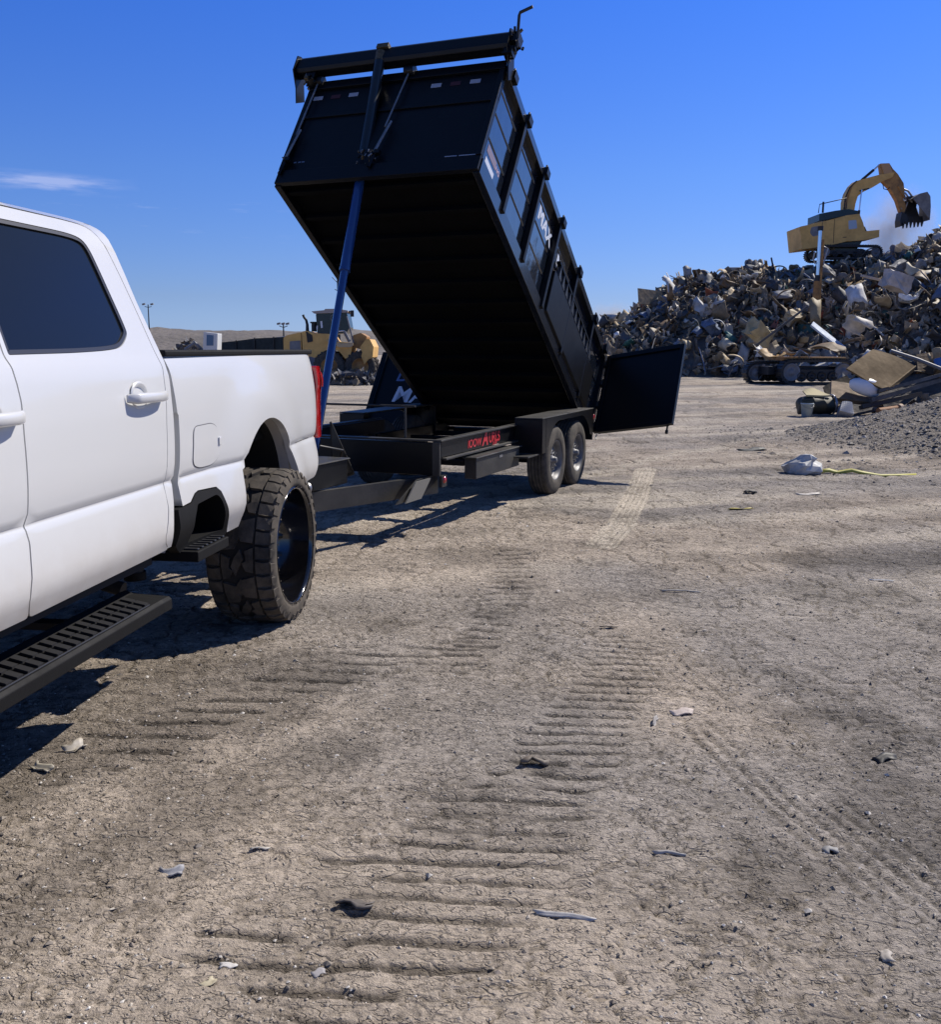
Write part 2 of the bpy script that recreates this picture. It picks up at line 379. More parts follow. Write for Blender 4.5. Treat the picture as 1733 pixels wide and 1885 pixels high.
    k = sstep(.28, .05, np.abs(s + .3 * (fbm(X, Y, 2, 73) - .5))) * (b < .4); tone += .55 * k
    # long faint wheel sweeps in the mid distance
    sw = fbm(X * .25 + Y * .05, Y * 1.5 - X * .6, 4, 80)
    tone += .7 * sstep(.5, .75, sw) * sstep(5, 9, dist); dark += .5 * sstep(.52, .34, sw) * sstep(4, 8, dist) * (.3 + .7 * sstep(.4, .6, fbm(X * 1.7, Y * 2.6, 4, 81)))
    g = gravel_z(X, Y); h += g
    gm = sstep(.02, .12, g)
    h += gm * .06 * (fbm(X * 5, Y * 5, 3, 90) - .5)
    return h, cr, tone, dark, gm, crack
def axis(lo, hi, n0, grow, far):
    a = list(n0)
    s = n0[-1] - n0[-2]
    while a[-1] < far: s = min(s * grow, 60); a.append(a[-1] + s)
    s = n0[1] - n0[0]; b = []
    c = n0[0]
    while c > -far: s = min(s * grow, 60); c -= s; b.append(c)
    return np.array(b[::-1] + a)
xs = axis(0, 0, list(np.arange(-3.4, 4.6, .0115)), 1.018, 900)
ys = [1.55]
while ys[-1] < 15: ys.append(ys[-1] + .0030 * ys[-1])
s_ = .045
while ys[-1] < 1500: s_ = min(s_ * 1.02, 60); ys.append(ys[-1] + s_)
yb = [1.5]; s_ = .05
while yb[-1] > -300: s_ = min(s_ * 1.15, 40); yb.append(yb[-1] - s_)
ys = np.array(yb[::-1] + ys)
X, Y = np.meshgrid(xs, ys); X = X.ravel(); Y = Y.ravel()
H, cr, tone, dark, gm, crack = ground(X, Y)
nx, ny = len(xs), len(ys)
warm = sstep(.35, .65, fbm(X * .5 + 7, Y * .5 + 3, 3, 5) + .10 * np.clip(1.0 - X, -1.2, 1.2) * sstep(14, 4, np.hypot(X, Y)))
cA = np.array([.475, .403, .325]); cB = np.array([.355, .318, .280])
Cc = cB[None] + (cA - cB)[None] * warm[:, None]
blot = fbm(X * 3.1 + 3, Y * 3.1 + 8, 4, 6)
Cc *= (.78 + .44 * blot)[:, None]
Cc *= (.90 + .2 * fbm(X * 17, Y * 17, 2, 66))[:, None]
tone = np.clip(tone, 0, 1)[:, None]; Cc = Cc * (1 - tone) + tone * (np.array([.64, .56, .45])[None] * (.9 + .2 * blot)[:, None])
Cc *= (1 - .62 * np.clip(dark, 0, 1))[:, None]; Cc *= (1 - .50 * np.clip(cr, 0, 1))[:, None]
Cc *= (1 - .14 * sstep(6, 14, np.hypot(X, Y)))[:, None]
st = sstep(.60, .72, fbm(X * 1.1 + 200, Y * 1.1 + 100, 4, 77)) * sstep(20, 3, np.hypot(X, Y))
Cc *= (1 - .35 * st)[:, None]
Cc = Cc * (1 - gm[:, None]) + gm[:, None] * np.array([.25, .222, .188])[None] * (.75 + .5 * fbm(X * 6, Y * 6, 3, 91))[:, None]
me = bpy.data.meshes.new('ground')
me.vertices.add(nx * ny); me.vertices.foreach_set('co', np.stack([X, Y, H], 1).astype(np.float32).ravel())
i = (np.arange(ny - 1)[:, None] * nx + np.arange(nx - 1)[None]).ravel()
q = np.stack([i, i + 1, i + 1 + nx, i + nx], 1).astype(np.int32)
me.loops.add(q.size); me.loops.foreach_set('vertex_index', q.ravel())
me.polygons.add(len(q)); me.polygons.foreach_set('loop_start', np.arange(0, q.size, 4, dtype=np.int32)); me.polygons.foreach_set('loop_total', np.full(len(q), 4, np.int32))
me.polygons.foreach_set('use_smooth', np.ones(len(q), bool))
ca = me.color_attributes.new('Soil', 'FLOAT_COLOR', 'POINT')
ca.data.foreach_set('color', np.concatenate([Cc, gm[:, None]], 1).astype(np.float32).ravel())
me.update(calc_edges=True)
gr = bpy.data.objects.new('ground', me); C.collection.objects.link(gr); tag(gr, kind='structure')
def gz(x, y): return float(ground(np.array([float(x)]), np.array([float(y)]))[0][0])
gmt = bpy.data.materials.new('packed_dirt'); gmt.use_nodes = True; t = gmt.node_tree; n = t.nodes; l = t.links; b = n['Principled BSDF']
b.inputs['Roughness'].default_value = .95; b.inputs['Specular IOR Level'].default_value = .15
co = n.new('ShaderNodeTexCoord'); at_ = n.new('ShaderNodeAttribute'); at_.attribute_name = 'Soil'
def nz(sc, det, rough=.6):
    a = n.new('ShaderNodeTexNoise'); a.inputs['Scale'].default_value = sc; a.inputs['Detail'].default_value = det; a.inputs['Roughness'].default_value = rough
    l.new(co.outputs['Object'], a.inputs['Vector']); return a
n1 = nz(9, 8, .75); n2 = nz(45, 6, .7); n3 = nz(150, 3, .6)
ad = n.new('ShaderNodeVectorMath'); ad.operation = 'MULTIPLY_ADD'; l.new(n2.outputs['Color'], ad.inputs[0]); ad.inputs[1].default_value = (.11, .11, 0); l.new(co.outputs['Object'], ad.inputs[2])
vo = n.new('ShaderNodeTexVoronoi'); vo.feature = 'DISTANCE_TO_EDGE'; vo.inputs['Scale'].default_value = 21; l.new(ad.outputs[0], vo.inputs['Vector'])
vr = n.new('ShaderNodeMapRange'); vr.inputs[1].default_value = .0; vr.inputs[2].default_value = .10; l.new(vo.outputs[0], vr.inputs[0])
nm = nz(1.7, 4); nr = n.new('ShaderNodeMapRange'); nr.inputs[1].default_value = .42; nr.inputs[2].default_value = .62; l.new(nm.outputs[0], nr.inputs[0])
vm = n.new('ShaderNodeMix'); vm.data_type = 'FLOAT'; l.new(nr.outputs[0], vm.inputs[0]); vm.inputs[2].default_value = 1; l.new(vr.outputs[0], vm.inputs[3])
def m2(op, a, bb):
    k = n.new('ShaderNodeMath'); k.operation = op
    for i_, v_ in enumerate((a, bb)):
        if isinstance(v_, (int, float)): k.inputs[i_].default_value = v_
        else: l.new(v_, k.inputs[i_])
    return k.outputs[0]
strm = n.new('ShaderNodeMapping'); strm.inputs['Scale'].default_value = (.72, 1.1, 1); l.new(co.outputs['Object'], strm.inputs[0])
def squig(sc, wd, msc, lo, hi):
    a = nz(sc, 2, .5); l.new(strm.outputs[0], a.inputs['Vector']); v = m2('ABSOLUTE', m2('SUBTRACT', a.outputs[0], .5), 0)
    r_ = n.new('ShaderNodeMapRange'); r_.inputs[1].default_value = 0; r_.inputs[2].default_value = wd; r_.inputs[3].default_value = 1; r_.inputs[4].default_value = 0; l.new(v, r_.inputs[0])
    k = nz(msc, 2, .5); l.new(strm.outputs[0], k.inputs['Vector']); q_ = n.new('ShaderNodeMapRange'); q_.inputs[1].default_value = lo; q_.inputs[2].default_value = hi; l.new(k.outputs[0], q_.inputs[0])
    return m2('MULTIPLY', r_.outputs[0], q_.outputs[0])
sq = m2('MAXIMUM', squig(24, .045, 17, .47, .60), m2('MAXIMUM', squig(11, .032, 9, .47, .60), m2('MULTIPLY', squig(46, .06, 27, .46, .6), .9)))
sq = m2('MAXIMUM', sq, m2('MULTIPLY', squig(4.5, .024, 4, .46, .6), .8))
hgt0 = m2('MULTIPLY', sq, -.010)
hgt = m2('ADD', m2('ADD', m2('MULTIPLY', vm.outputs[0], .0014), m2('MULTIPLY', n1.outputs[0], .036)), m2('ADD', m2('MULTIPLY', n2.outputs[0], .013), m2('MULTIPLY', n3.outputs[0], .0025)))
bp = n.new('ShaderNodeBump'); bp.inputs['Strength'].default_value = 1; bp.inputs['Distance'].default_value = 1; l.new(m2('ADD', hgt, hgt0), bp.inputs['Height']); l.new(bp.outputs[0], b.inputs['Normal'])
mr = n.new('ShaderNodeMapRange'); mr.inputs[1].default_value = .3; mr.inputs[2].default_value = .7; mr.inputs[3].default_value = .72; mr.inputs[4].default_value = 1.25; l.new(n2.outputs[0], mr.inputs[0])
mr2 = n.new('ShaderNodeMapRange'); mr2.inputs[3].default_value = .86; mr2.inputs[4].default_value = 1; l.new(vm.outputs[0], mr2.inputs[0])
k_ = m2('MULTIPLY', m2('MULTIPLY', mr.outputs[0], mr2.outputs[0]), m2('SUBTRACT', 1.0, m2('MULTIPLY', sq, .32)))
vv = n.new('ShaderNodeVectorMath'); vv.operation = 'SCALE'; l.new(at_.outputs['Color'], vv.inputs[0]); l.new(k_, vv.inputs['Scale']); l.new(vv.outputs[0], b.inputs['Base Color'])
me.materials.append(gmt)

# hills on the horizon
hx = np.linspace(-330, 330, 260); hy = np.linspace(240, 420, 26)
HX, HY = np.meshgrid(hx, hy); hh = np.interp(HX[0], [-330, -160, -110, -95, -80, -60, -40, -25, 0, 50, 330], [7, 8, 8.2, 8.6, 7.6, 7.4, 7.8, 6.6, 5.2, 5, 4])
env = sstep(240, 300, HY) * sstep(420, 340, HY)
HZ = (hh[None] * (.8 + .36 * fbm(HX * .06, HY * .06, 4, 101)) + 1.6 * (fbm(HX * .3, HY * .3, 3, 102) - .5)) * env - .4
mb = MB(); k = len(hx); HM = mat('hill_earth', (.155, .135, .118), .95, col2=(.085, .078, .07), nscale=.05, bump=.6, bscale=.5)
mb.add(np.stack([HX.ravel(), HY.ravel(), HZ.ravel()], 1).tolist(), [(j * k + i_, j * k + i_ + 1, (j + 1) * k + i_ + 1, (j + 1) * k + i_) for j in range(len(hy) - 1) for i_ in range(k - 1)], HM, True)
tag(mb.build('hills'), kind='structure')

# loose stones on dirt and gravel mound
def stone_verts(r):
    ph = [(1, 1, 1), (1, -1, -1), (-1, 1, -1), (-1, -1, 1)]
    vs = [(0, 0, .6 * r)] + [(r * ru(.6, 1.1) * cos(a_ * pi / 2.5 + R()), r * ru(.6, 1.1) * sin(a_ * pi / 2.5 + R()), ru(-.1, .25) * r) for a_ in range(5)]
    return vs
SF = [(0, 1, 2), (0, 2, 3), (0, 3, 4), (0, 4, 5), (0, 5, 1)]
def scatter(name, pts, lab, cat, cols):
    V = []; F = []; CO = []
    zz = ground(np.array([p[0] for p in pts]), np.array([p[1] for p in pts]))[0]
    for (x, y, r), z in zip(pts, zz):
        o = len(V); vs = stone_verts(r); V += [(x + a_, y + b_, z + c_) for a_, b_, c_ in vs]; F += [tuple(i_ + o for i_ in f) for f in SF]
        c = random.choice(cols); f_ = ru(.7, 1.2); CO += [(c[0] * f_, c[1] * f_, c[2] * f_, 1)] * 6
    me = bpy.data.meshes.new(name); me.from_pydata(V, [], F); a_ = me.color_attributes.new('Col', 'FLOAT_COLOR', 'POINT')
    a_.data.foreach_set('color', np.array(CO, np.float32).ravel()); me.materials.append(mat('stone', (.2, .2, .2), .9, attr='Col', noise=.3, nscale=30))
    o = bpy.data.objects.new(name, me); C.collection.objects.link(o); return tag(o, lab, cat, kind='stuff')
pts = []
while len(pts) < 16000:
    y = 1.9 * (20 / 1.9) ** R(); x = ru(-.62, .62) * y
    if vnoise(np.array([x * 1.5]), np.array([y * 1.5]), 9)[0] < .35 and R() < .6: continue
    pts.append((x, y, ru(.002, .0065) * (1 + .12 * y) * (2.0 if R() < .03 else 1)))
scatter('loose_stones', pts, 'loose crumbs of dirt and small stones strewn over the yard floor', 'stones', [(.30, .26, .21), (.20, .175, .15), (.36, .31, .25), (.46, .41, .34), (.30, .25, .20), (.42, .36, .29), (.30, .26, .21), (.62, .58, .52)])
pts = []
while len(pts) < 12000:
    x = ru(4.6, 13.5); y = ru(11.5, 21); g_ = float(gravel_z(np.array([x]), np.array([y]))[0])
    if g_ > .03 or R() < .08: pts.append((x, y, ru(.014, .038) * (2.2 if R() < .05 else 1)))
scatter('gravel', pts, 'grey crushed gravel covering the low mound at the right edge', 'gravel', [(.24, .212, .178), (.30, .27, .23), (.17, .15, .13), (.38, .345, .30), (.24, .205, .165)])
# ================================================================ PICKUP TRUCK  (local x = rearwards, y = inboard, z = up)
TR = empty('pickup_truck', (-1.2218, 5.4071, 0), radians(82.75), 'white lifted crew cab pickup truck at the left, hitched to the black dump trailer', 'pickup truck')
ZS = [.3, .66, .69, .72, .75, .79, .84, .92, .985, .996, 1.004, 1.02, 1.10, 1.2, 1.33, 1.45, 1.52, 1.56, 1.8, 2.02, 2.08, 2.12, 2.15, 2.17, 2.3]
YP = [.04, .022, .010, -.002, -.013, -.019, -.014, .002, .016, .022, .022, .010, .001, .0, .006, .022, .036, .052, .135, .215, .25, .295, .37, .47, .6]
from bisect import bisect
def prof(z):
    # monotone-smooth cubic through the knots
    i = min(max(bisect(ZS, z) - 1, 0), len(ZS) - 2); h = ZS[i + 1] - ZS[i]; t = (z - ZS[i]) / h
    d = lambda k: 0 if k <= 0 or k >= len(ZS) - 1 else (YP[k + 1] - YP[k - 1]) / (ZS[k + 1] - ZS[k - 1])
    t2 = t * t; t3 = t2 * t
    return YP[i] * (2 * t3 - 3 * t2 + 1) + YP[i + 1] * (-2 * t3 + 3 * t2) + h * d(i) * (t3 - 2 * t2 + t) + h * d(i + 1) * (t3 - t2)
WX = .19   # rear axle
def cabf(s, z): return prof(z) + .012 * max(0, (s + 1.25)) 
def bedf(s, z):
    r = math.hypot(s - WX, z - .74); t = min(max((.86 - r) / .36, 0), 1); t = t * t * (3 - 2 * t)
    y = prof(z) - .034 * t
    e = max(0, s - 1.18); return y + 1.3 * e * e
ZR = [.735, .76, .79, .83, .88, .96, .985, .993, .999, 1.006, 1.018, 1.04, 1.3, 1.42, 1.49, 1.54]
W2 = 2.06   # overall body width: far side mirrored at y = W2
sil = [(-4.3, 2.10), (-3.6, 2.16), (-1.80, 2.165), (-1.383, 2.156), (-1.16, 2.150), (-1.095, 2.135), (-1.075, 2.09), (-1.078, 1.99), (-1.058, 1.80), (-1.025, 1.643), (-1.005, 1.56), (-1.003, 1.46), (-1.02, 1.373), (-1.045, 1.002), (-1.075, .91), (-1.13, .80), (-1.13, .75), (-1.115, .71), (-1.14, .70), (-4.3, .70), (-4.3, 1.5)]
seam = [(-2.192, 1.573), (-2.150, 2.108, .03), (-1.32, 2.118, .1), (-1.185, 2.110, .09), (-1.155, 2.03, .05), (-1.115, 1.85), (-1.07, 1.60), (-1.05, 1.515), (-1.07, 1.42), (-1.106, 1.27), (-1.13, 1.004), (-1.145, .89), (-1.215, .775), (-1.205, .74), (-1.15, .700, .02), (-2.235, .686, .02), (-2.262, .75), (-2.238, .84), (-2.205, .94), (-2.207, .99), (-2.193, 1.31), (-2.175, 1.42), (-2.178, 1.54)]
door_r = rpoly(seam, .012, 3)
fd = [(-2.200, 1.573), (-2.158, 2.108, .03), (-2.6, 2.108, .08), (-3.30, 1.62, .1), (-3.42, 1.5, .08), (-3.42, .75, .05), (-3.40, .686, .03), (-2.243, .686, .02), (-2.270, .75), (-2.246, .84), (-2.213, .94), (-2.215, .99), (-2.201, 1.31), (-2.183, 1.42), (-2.186, 1.54)]
door_f = rpoly(fd, .012, 3)
def grow(poly, d):
    P = np.array(poly); n_ = len(P); Q = np.roll(P, 1, 0); N_ = np.roll(P, -1, 0); T_ = N_ - Q
    L_ = np.hypot(T_[:, 0], T_[:, 1]) + 1e-9; nrm = np.stack([T_[:, 1], -T_[:, 0]], 1) / L_[:, None]
    A_ = .5 * np.sum(P[:, 0] * N_[:, 1] - N_[:, 0] * P[:, 1]); sg = 1 if A_ > 0 else -1
    return [tuple(p) for p in P + nrm * d * sg]
both = [(-1.155, 2.03), (-1.115, 1.85), (-1.07, 1.60), (-1.05, 1.515), (-1.07, 1.42), (-1.106, 1.27), (-1.13, 1.004), (-1.145, .89), (-1.215, .775), (-1.205, .74), (-1.15, .700, .02), (-3.40, .686, .03), (-3.42, .75, .05), (-3.42, 1.5, .08), (-3.30, 1.62, .1), (-2.6, 2.108, .08), (-1.32, 2.118, .1), (-1.185, 2.110, .09)]
dh = grow(rpoly(both, .012, 3), .006)
ki = [i for i, p in enumerate(dh) if p[1] < .712]; inner_path = dh[ki[-1] + 1:] + dh[:ki[0]]      # up the front edge, over the roof rail, down behind the rear door
outer_path = [p for p in rpoly(sil, .02, 2) if p[1] > .712 and p[0] > -4.29][::-1]
sil_band = inner_path + [(inner_path[-1][0], .706), (-1.116, .706)] + outer_path + [(-4.3, 2.10), (-4.3, 1.5), (-4.3, .706), (inner_path[0][0], .706)]
mb = MB()
panel(mb, sil_band, cabf, WHITE, step=.07, zrows=ZR + [2.1, 2.13, 2.15], flange=.03, mirror=W2, fm=WHITE)
# roof skin, cowl, rear wall
rs = [(-4.3, 2.10), (-3.6, 2.16), (-2.7, 2.166), (-1.80, 2.165), (-1.383, 2.156), (-1.16, 2.150), (-1.10, 2.130)]
V = []; ny_ = 15
for s_, z_ in rs:
    for j in range(ny_):
        u = j / (ny_ - 1); y_ = prof(z_) + (W2 - 2 * prof(z_)) * u; V.append((s_ - .02 * sin(pi * u) * 0, y_, z_ + .045 * sin(pi * u) ** .8))
mb.add(V, [(i * ny_ + j, i * ny_ + j + 1, (i + 1) * ny_ + j + 1, (i + 1) * ny_ + j) for i in range(len(rs) - 1) for j in range(ny_ - 1)], WHITE, True)
zz_ = [.68, .8, 1.0, 1.2, 1.4, 1.56, 1.7, 1.85, 2.0, 2.1, 2.13]
V = []; 
for z_ in zz_:
    sx = np.interp(z_, [.68, 1, 1.4, 1.6, 1.8, 2.0, 2.13], [-1.13, -1.05, -1.02, -1.03, -1.06, -1.085, -1.10])
    for j in range(ny_):
        u = j / (ny_ - 1); y_ = cabf(-1.1, z_) + .01 + (W2 - .02 - 2 * cabf(-1.1, z_)) * u; V.append((sx + .03 * sin(pi * u) - .01, y_, z_ + (.045 * sin(pi * u) ** .8 if z_ > 2.12 else 0)))
mb.add(V, [(i * ny_ + j, i * ny_ + j + 1, (i + 1) * ny_ + j + 1, (i + 1) * ny_ + j) for i in range(len(zz_) - 1) for j in range(ny_ - 1)], WHITE, True)
cab = mb.build('cab', TR)
g_ = MB(); g_.box((-1.075, .45, 1.62), (-1.035, W2 - .45, 2.03), GLASS); g_.build('rear_window', cab)
g_ = MB()   # dark lining behind the panel gaps, sill and floor pan
def lining(s0, s1, z0, z1):
    for mr in (None, W2):
        vs = []; zz2 = list(np.linspace(z0, z1, 14)); ssv = [s0, s1]
        for z_ in zz2:
            for s_ in ssv:
                y_ = prof(z_) + .034; vs.append((s_, y_ if mr is None else W2 - y_, z_))
        g_.add(vs, [(2 * i, 2 * i + 1, 2 * i + 3, 2 * i + 2) for i in range(13)], GAP)
lining(-3.5, -1.09, .70, 2.12)
g_.box((-4.2, .10, .62), (-1.12, W2 - .10, .69), GAP)
g_.build('cab_lining', TR)
mb = MB(); panel(mb, [(-5.35, .8), (-4.31, .8), (-4.31, 1.52), (-5.35, 1.42)], lambda s, z: prof(z) + .06 * max(0, -4.9 - s), WHITE, step=.1, zrows=ZR, mirror=W2)
V = [(s_, .05 + (W2 - .1) * j / 8, 1.42 + (s_ + 5.35) * .096 + .06 * sin(pi * j / 8)) for s_ in (-5.35, -4.8, -4.3) for j in range(9)]
mb.add(V, [(i * 9 + j, i * 9 + j + 1, (i + 1) * 9 + j + 1, (i + 1) * 9 + j) for i in range(2) for j in range(8)], WHITE, True)
mb.box((-5.40, .08, .75), (-5.35, W2 - .08, 1.42), BLKPL)
mb.build('hood', TR)
mb = MB(); mb.prism([(-4.3, 1.55), (-3.35, 2.12), (-3.33, 2.10), (-4.28, 1.53)], .22, W2 - .22, GLASS, lambda u, v, h: (u, h, v)); mb.build('windshield', TR)
# doors
def door(name, outl, win, hnd):
    d = MB(); panel(d, outl, cabf, WHITE, holes=[win], step=.06, zrows=ZR + [1.56, 1.58], flange=.028, hflange=.012)
    dd = d.build(name, TR)
    t_ = MB(); inner = grow(win, -.017)
    panel(t_, grow(win, -.002), lambda s, z: cabf(s, z) + .003, TRIM, holes=[inner], step=.03, flange=.0, hflange=.010)
    tt = t_.build('window_frame', dd)
    g2 = MB(); panel(g2, grow(win, -.012), lambda s, z: cabf(s, z) + .011, GLASS, step=.08, flange=0); g2.build('window_glass', dd)
    # pull handle: scooped cup, grip bar, end caps
    hm = MB(); hx0, hx1, hz = hnd; y0 = -.004
    bar = []
    n_ = 14
    for i in range(n_ + 1):
        u = i / n_; x_ = hx0 + (hx1 - hx0) * u; off = .038 * sin(pi * min(1, max(0, u))) ** .35 if 0 < u < 1 else 0
        for (dy, dz) in ((.0, -.018), (-.010, -.024), (-.018, -.016), (-.020, 0), (-.018, .014), (-.010, .021), (.0, .016)):
            bar.append((x_, y0 + prof(hz) - off + dy * (.4 + .6 * (off > 0)), hz + dz * (.75 + .25 * (0 < i < n_))))
    k7 = 7
    hm.add(bar, [(i * k7 + j, (i + 1) * k7 + j, (i + 1) * k7 + (j + 1) % k7, i * k7 + (j + 1) % k7) for i in range(n_) for j in range(k7)], WHITE, True)
    hm.add(bar[:7], [tuple(range(7))], WHITE); hm.add(bar[-7:], [tuple(reversed(range(7)))], WHITE)
    ho = fixn(hm.build('door_handle', dd))
    # cup recess rim: dome behind the grip
    cm_ = MB(); vs = []; cxx = hx0 + (hx1 - hx0) * .36; n_ = 24
    rings = ((.078, .062, -.001), (.074, .058, -.006), (.066, .050, -.007), (.05, .036, .006), (.0, .0, .012))
    for ra, rb, yy in rings:
        for k in range(n_): a_ = 2 * pi * k / n_; vs.append((cxx + ra * cos(a_), prof(hz) + yy, hz + .006 + rb * sin(a_)))
    cm_.add(vs, [(r_ * n_ + k, r_ * n_ + (k + 1) % n_, (r_ + 1) * n_ + (k + 1) % n_, (r_ + 1) * n_ + k) for r_ in range(4) for k in range(n_)], WHITE, True)
    fixn(cm_.build('handle_cup', dd))
    return dd
win_r = rpoly([(-2.168, 1.575, .01), (-2.140, 2.055, .02), (-1.40, 2.060, .16), (-1.315, 2.035, .06), (-1.262, 1.70, .06), (-1.262, 1.655, .10), (-1.36, 1.60, .10), (-1.5, 1.588, .1), (-1.75, 1.580, .1)], .02, 6)
win_f = rpoly([(-2.225, 1.575, .01), (-2.20, 2.055, .03), (-2.62, 2.045, .1), (-3.25, 1.62, .1), (-3.28, 1.57, .05)], .02, 5)
door('rear_door', door_r, win_r, (-1.455, -1.125, 1.395))
door('front_door', door_f, win_f, (-2.46, -2.225, 1.375))
# bed side
stepo = [(-1.0, .875), (-.91, .880), (-.845, .912), (-.80, .920), (-.585, .908, .03), (-.545, .88, .03), (-.452, .655)]
n_arc = []
for a_ in np.linspace(-10, 150, 30): n_arc.append((WX + .478 * cos(radians(a_)), .725 + .478 * sin(radians(a_))))
bo = [(-.985, 1.30), (-.985, 1.49, .02), (-1.005, 1.552, .012), (.6, 1.563, .01), (1.36, 1.566, .02), (1.395, 1.52, .02), (1.36, 1.487, .01), (1.292, 1.487, .01), (1.288, .99, .01), (1.27, .90, .01), (1.13, .735, .02), (.76, .72, .01)]
bo = rpoly(bo, .01, 4) + n_arc + [(-.262, .955), (-.29, .82), (-.322, .655), (-.452, .648)] + [p[:2] for p in stepo[::-1]]
mb = MB(); panel(mb, bo, bedf, WHITE, step=.05, zrows=ZR, flange=.045, mirror=None)
bo2 = rpoly([(-.985, .655), (-1.005, 1.552), (1.36, 1.566), (1.288, .99), (1.13, .735), (.76, .72)], .01, 3) + n_arc + [(-.322, .655)]
fr = MB(); panel(fr, bo2, bedf, WHITE, step=.08, zrows=ZR, flange=.045)
fr.v = [(x, W2 - y, z) for x, y, z in fr.v]; fr.f = [f[::-1] for f in fr.f]; mb.add(fr.v, fr.f, WHITE, True)
# bed front face, inner walls, floor, tailgate
mb.box((-.975, .05, .70), (-.945, W2 - .05, 1.50), WHITE)
bs = mb.build('bed_body', TR)
gl = MB()      # seam lines cut in the lower quarter
pt = [(1.288, 1.0045), (1.0, 1.0045), (.74, 1.0045)]
gl.add([(s_, bedf(s_, z_) - .0012, z_) for s_, z_ in [(1.286, 1.007), (.72, 1.009), (.72, 1.004), (1.286, 1.002)]], [(0, 1, 2, 3)], GAP)
gl.build('quarter_seam', bs)
fl = MB(); fo = rpoly([(-.825, 1.228), (-.60, 1.230), (-.535, 1.205), (-.515, 1.13), (-.53, 1.055), (-.60, 1.023), (-.76, 1.025), (-.845, 1.05)], .045, 5)
panel(fl, fo, lambda s, z: bedf(s, z) - .0035, WHITE, step=.05, flange=.003)
fd_ = fl.build('fuel_door', bs)
fl = MB(); panel(fl, grow(fo, .0045), lambda s, z: bedf(s, z) - .0012, mat('seam_grey', (.12, .12, .13), .6), step=.05, flange=0); fl.build('fuel_door_seam', fd_)
fl = MB(); fl.box((-.535, -.012, 1.115), (-.505, -.002, 1.155), WHITE); fl.build('door_latch', fd_, .003)
al = MB(); vs = []; arc = n_arc + [(-.262, .955), (-.29, .82)]
for s_, z_ in arc: vs += [(s_, .012, z_), (s_ , .075, z_), (s_, bedf(s_, z_) + .5, z_)]
al.add(vs, [(3 * i, 3 * i + 3, 3 * i + 4, 3 * i + 1) for i in range(len(arc) - 1)], mat('arch_lip_bounce', (.42, .40, .37), .6), True)  # lip colour holds the tan of light bounced up from the ground
al.add(vs, [(3 * i + 1, 3 * i + 4, 3 * i + 5, 3 * i + 2) for i in range(len(arc) - 1)], GAP, True)
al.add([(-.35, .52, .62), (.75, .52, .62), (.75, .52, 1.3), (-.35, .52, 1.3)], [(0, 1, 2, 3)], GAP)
al.build('wheel_arch_liner', bs)
mb = MB()
for y0, y1 in ((.045, .15), (W2 - .15, W2 - .045)): mb.box((-.99, y0, 1.560), (1.33, y1, 1.592), BLKPL)
mb.box((-.99, .152, 1.552), (-.90, W2 - .152, 1.590), BLKPL)
mb.build('bed_rail_cap', TR, .01)
mb = MB(); mb.box((-.94, .15, 1.05), (1.25, W2 - .15, 1.08), BLKPL); mb.box((-.94, .13, 1.05), (1.25, .15, 1.555), BLKPL); mb.box((-.94, W2 - .15, 1.05), (1.25, W2 - .13, 1.555), BLKPL)
mb.build('bed_liner', TR)
mb = MB(); mb.box((1.30, .08, 1.00), (1.355, W2 - .08, 1.555), WHITE); mb.build('tailgate', TR, .015)
# tail lamp wraps the rear corner
mb = MB()
lamp = rpoly([(1.296, 1.482, .02), (1.44, 1.478, .06), (1.505, 1.40, .05), (1.495, 1.10, .03), (1.46, .985, .05), (1.300, .985, .02)], .02, 5)
panel(mb, lamp, lambda s, z: .012 + 1.1 * (s - 1.33) ** 2 - .012 * math.exp(-((z - 1.37) / .07) ** 2), RED, step=.025, flange=.10)
tl = mb.build('tail_light', TR)
mb = MB(); mb.box((1.298, .03, 1.00), (1.318, .12, 1.47), REDD); mb.build('lamp_base', tl, .004)
mb = MB(); panel(mb, rpoly([(1.36, 1.445), (1.43, 1.42), (1.43, 1.33), (1.365, 1.34)], .015, 4), lambda s, z: .003 + 1.1 * (s - 1.33) ** 2 - .016 * math.exp(-((z - 1.37) / .07) ** 2), mat('clear_red', (.62, .05, .05), .08, coat=1), step=.02, flange=.006); mb.build('reflector', tl)
# rear bumper
mb = MB(); panel(mb, rpoly([(1.30, .955), (1.47, .95, .03), (1.47, .74, .05), (1.31, .72)], .02, 4), lambda s, z: .09 + 1.2 * max(0, s - 1.36) ** 2, WHITE, step=.04, flange=.05)
mb.box((1.34, .14, .73), (1.48, W2 - .14, .95), WHITE); mb.box((1.27, .1, .955), (1.49, W2 - .1, .985), BLKPL)
bu_ = mb.build('rear_bumper', TR)
mb = MB(); mb.tube([(1.15, .30, .60), (1.35, .22, .60), (1.50, .16, .60)], .048, STEEL, 16); mb.lathe([(.048, 1.50), (.042, 1.51), (.038, 1.48), (.036, 1.3)], MBLK, lambda a, h, b_: (h, .16 + a, .60 + b_), 16); mb.build('exhaust_tip', TR)
mb = MB(); mb.box((1.20, .95, .52), (1.62, 1.09, .60), MBLK); mb.tube([(1.62, 1.02, .60), (1.62, 1.02, .66)], .03, CHROME); mb.build('hitch_receiver', TR)
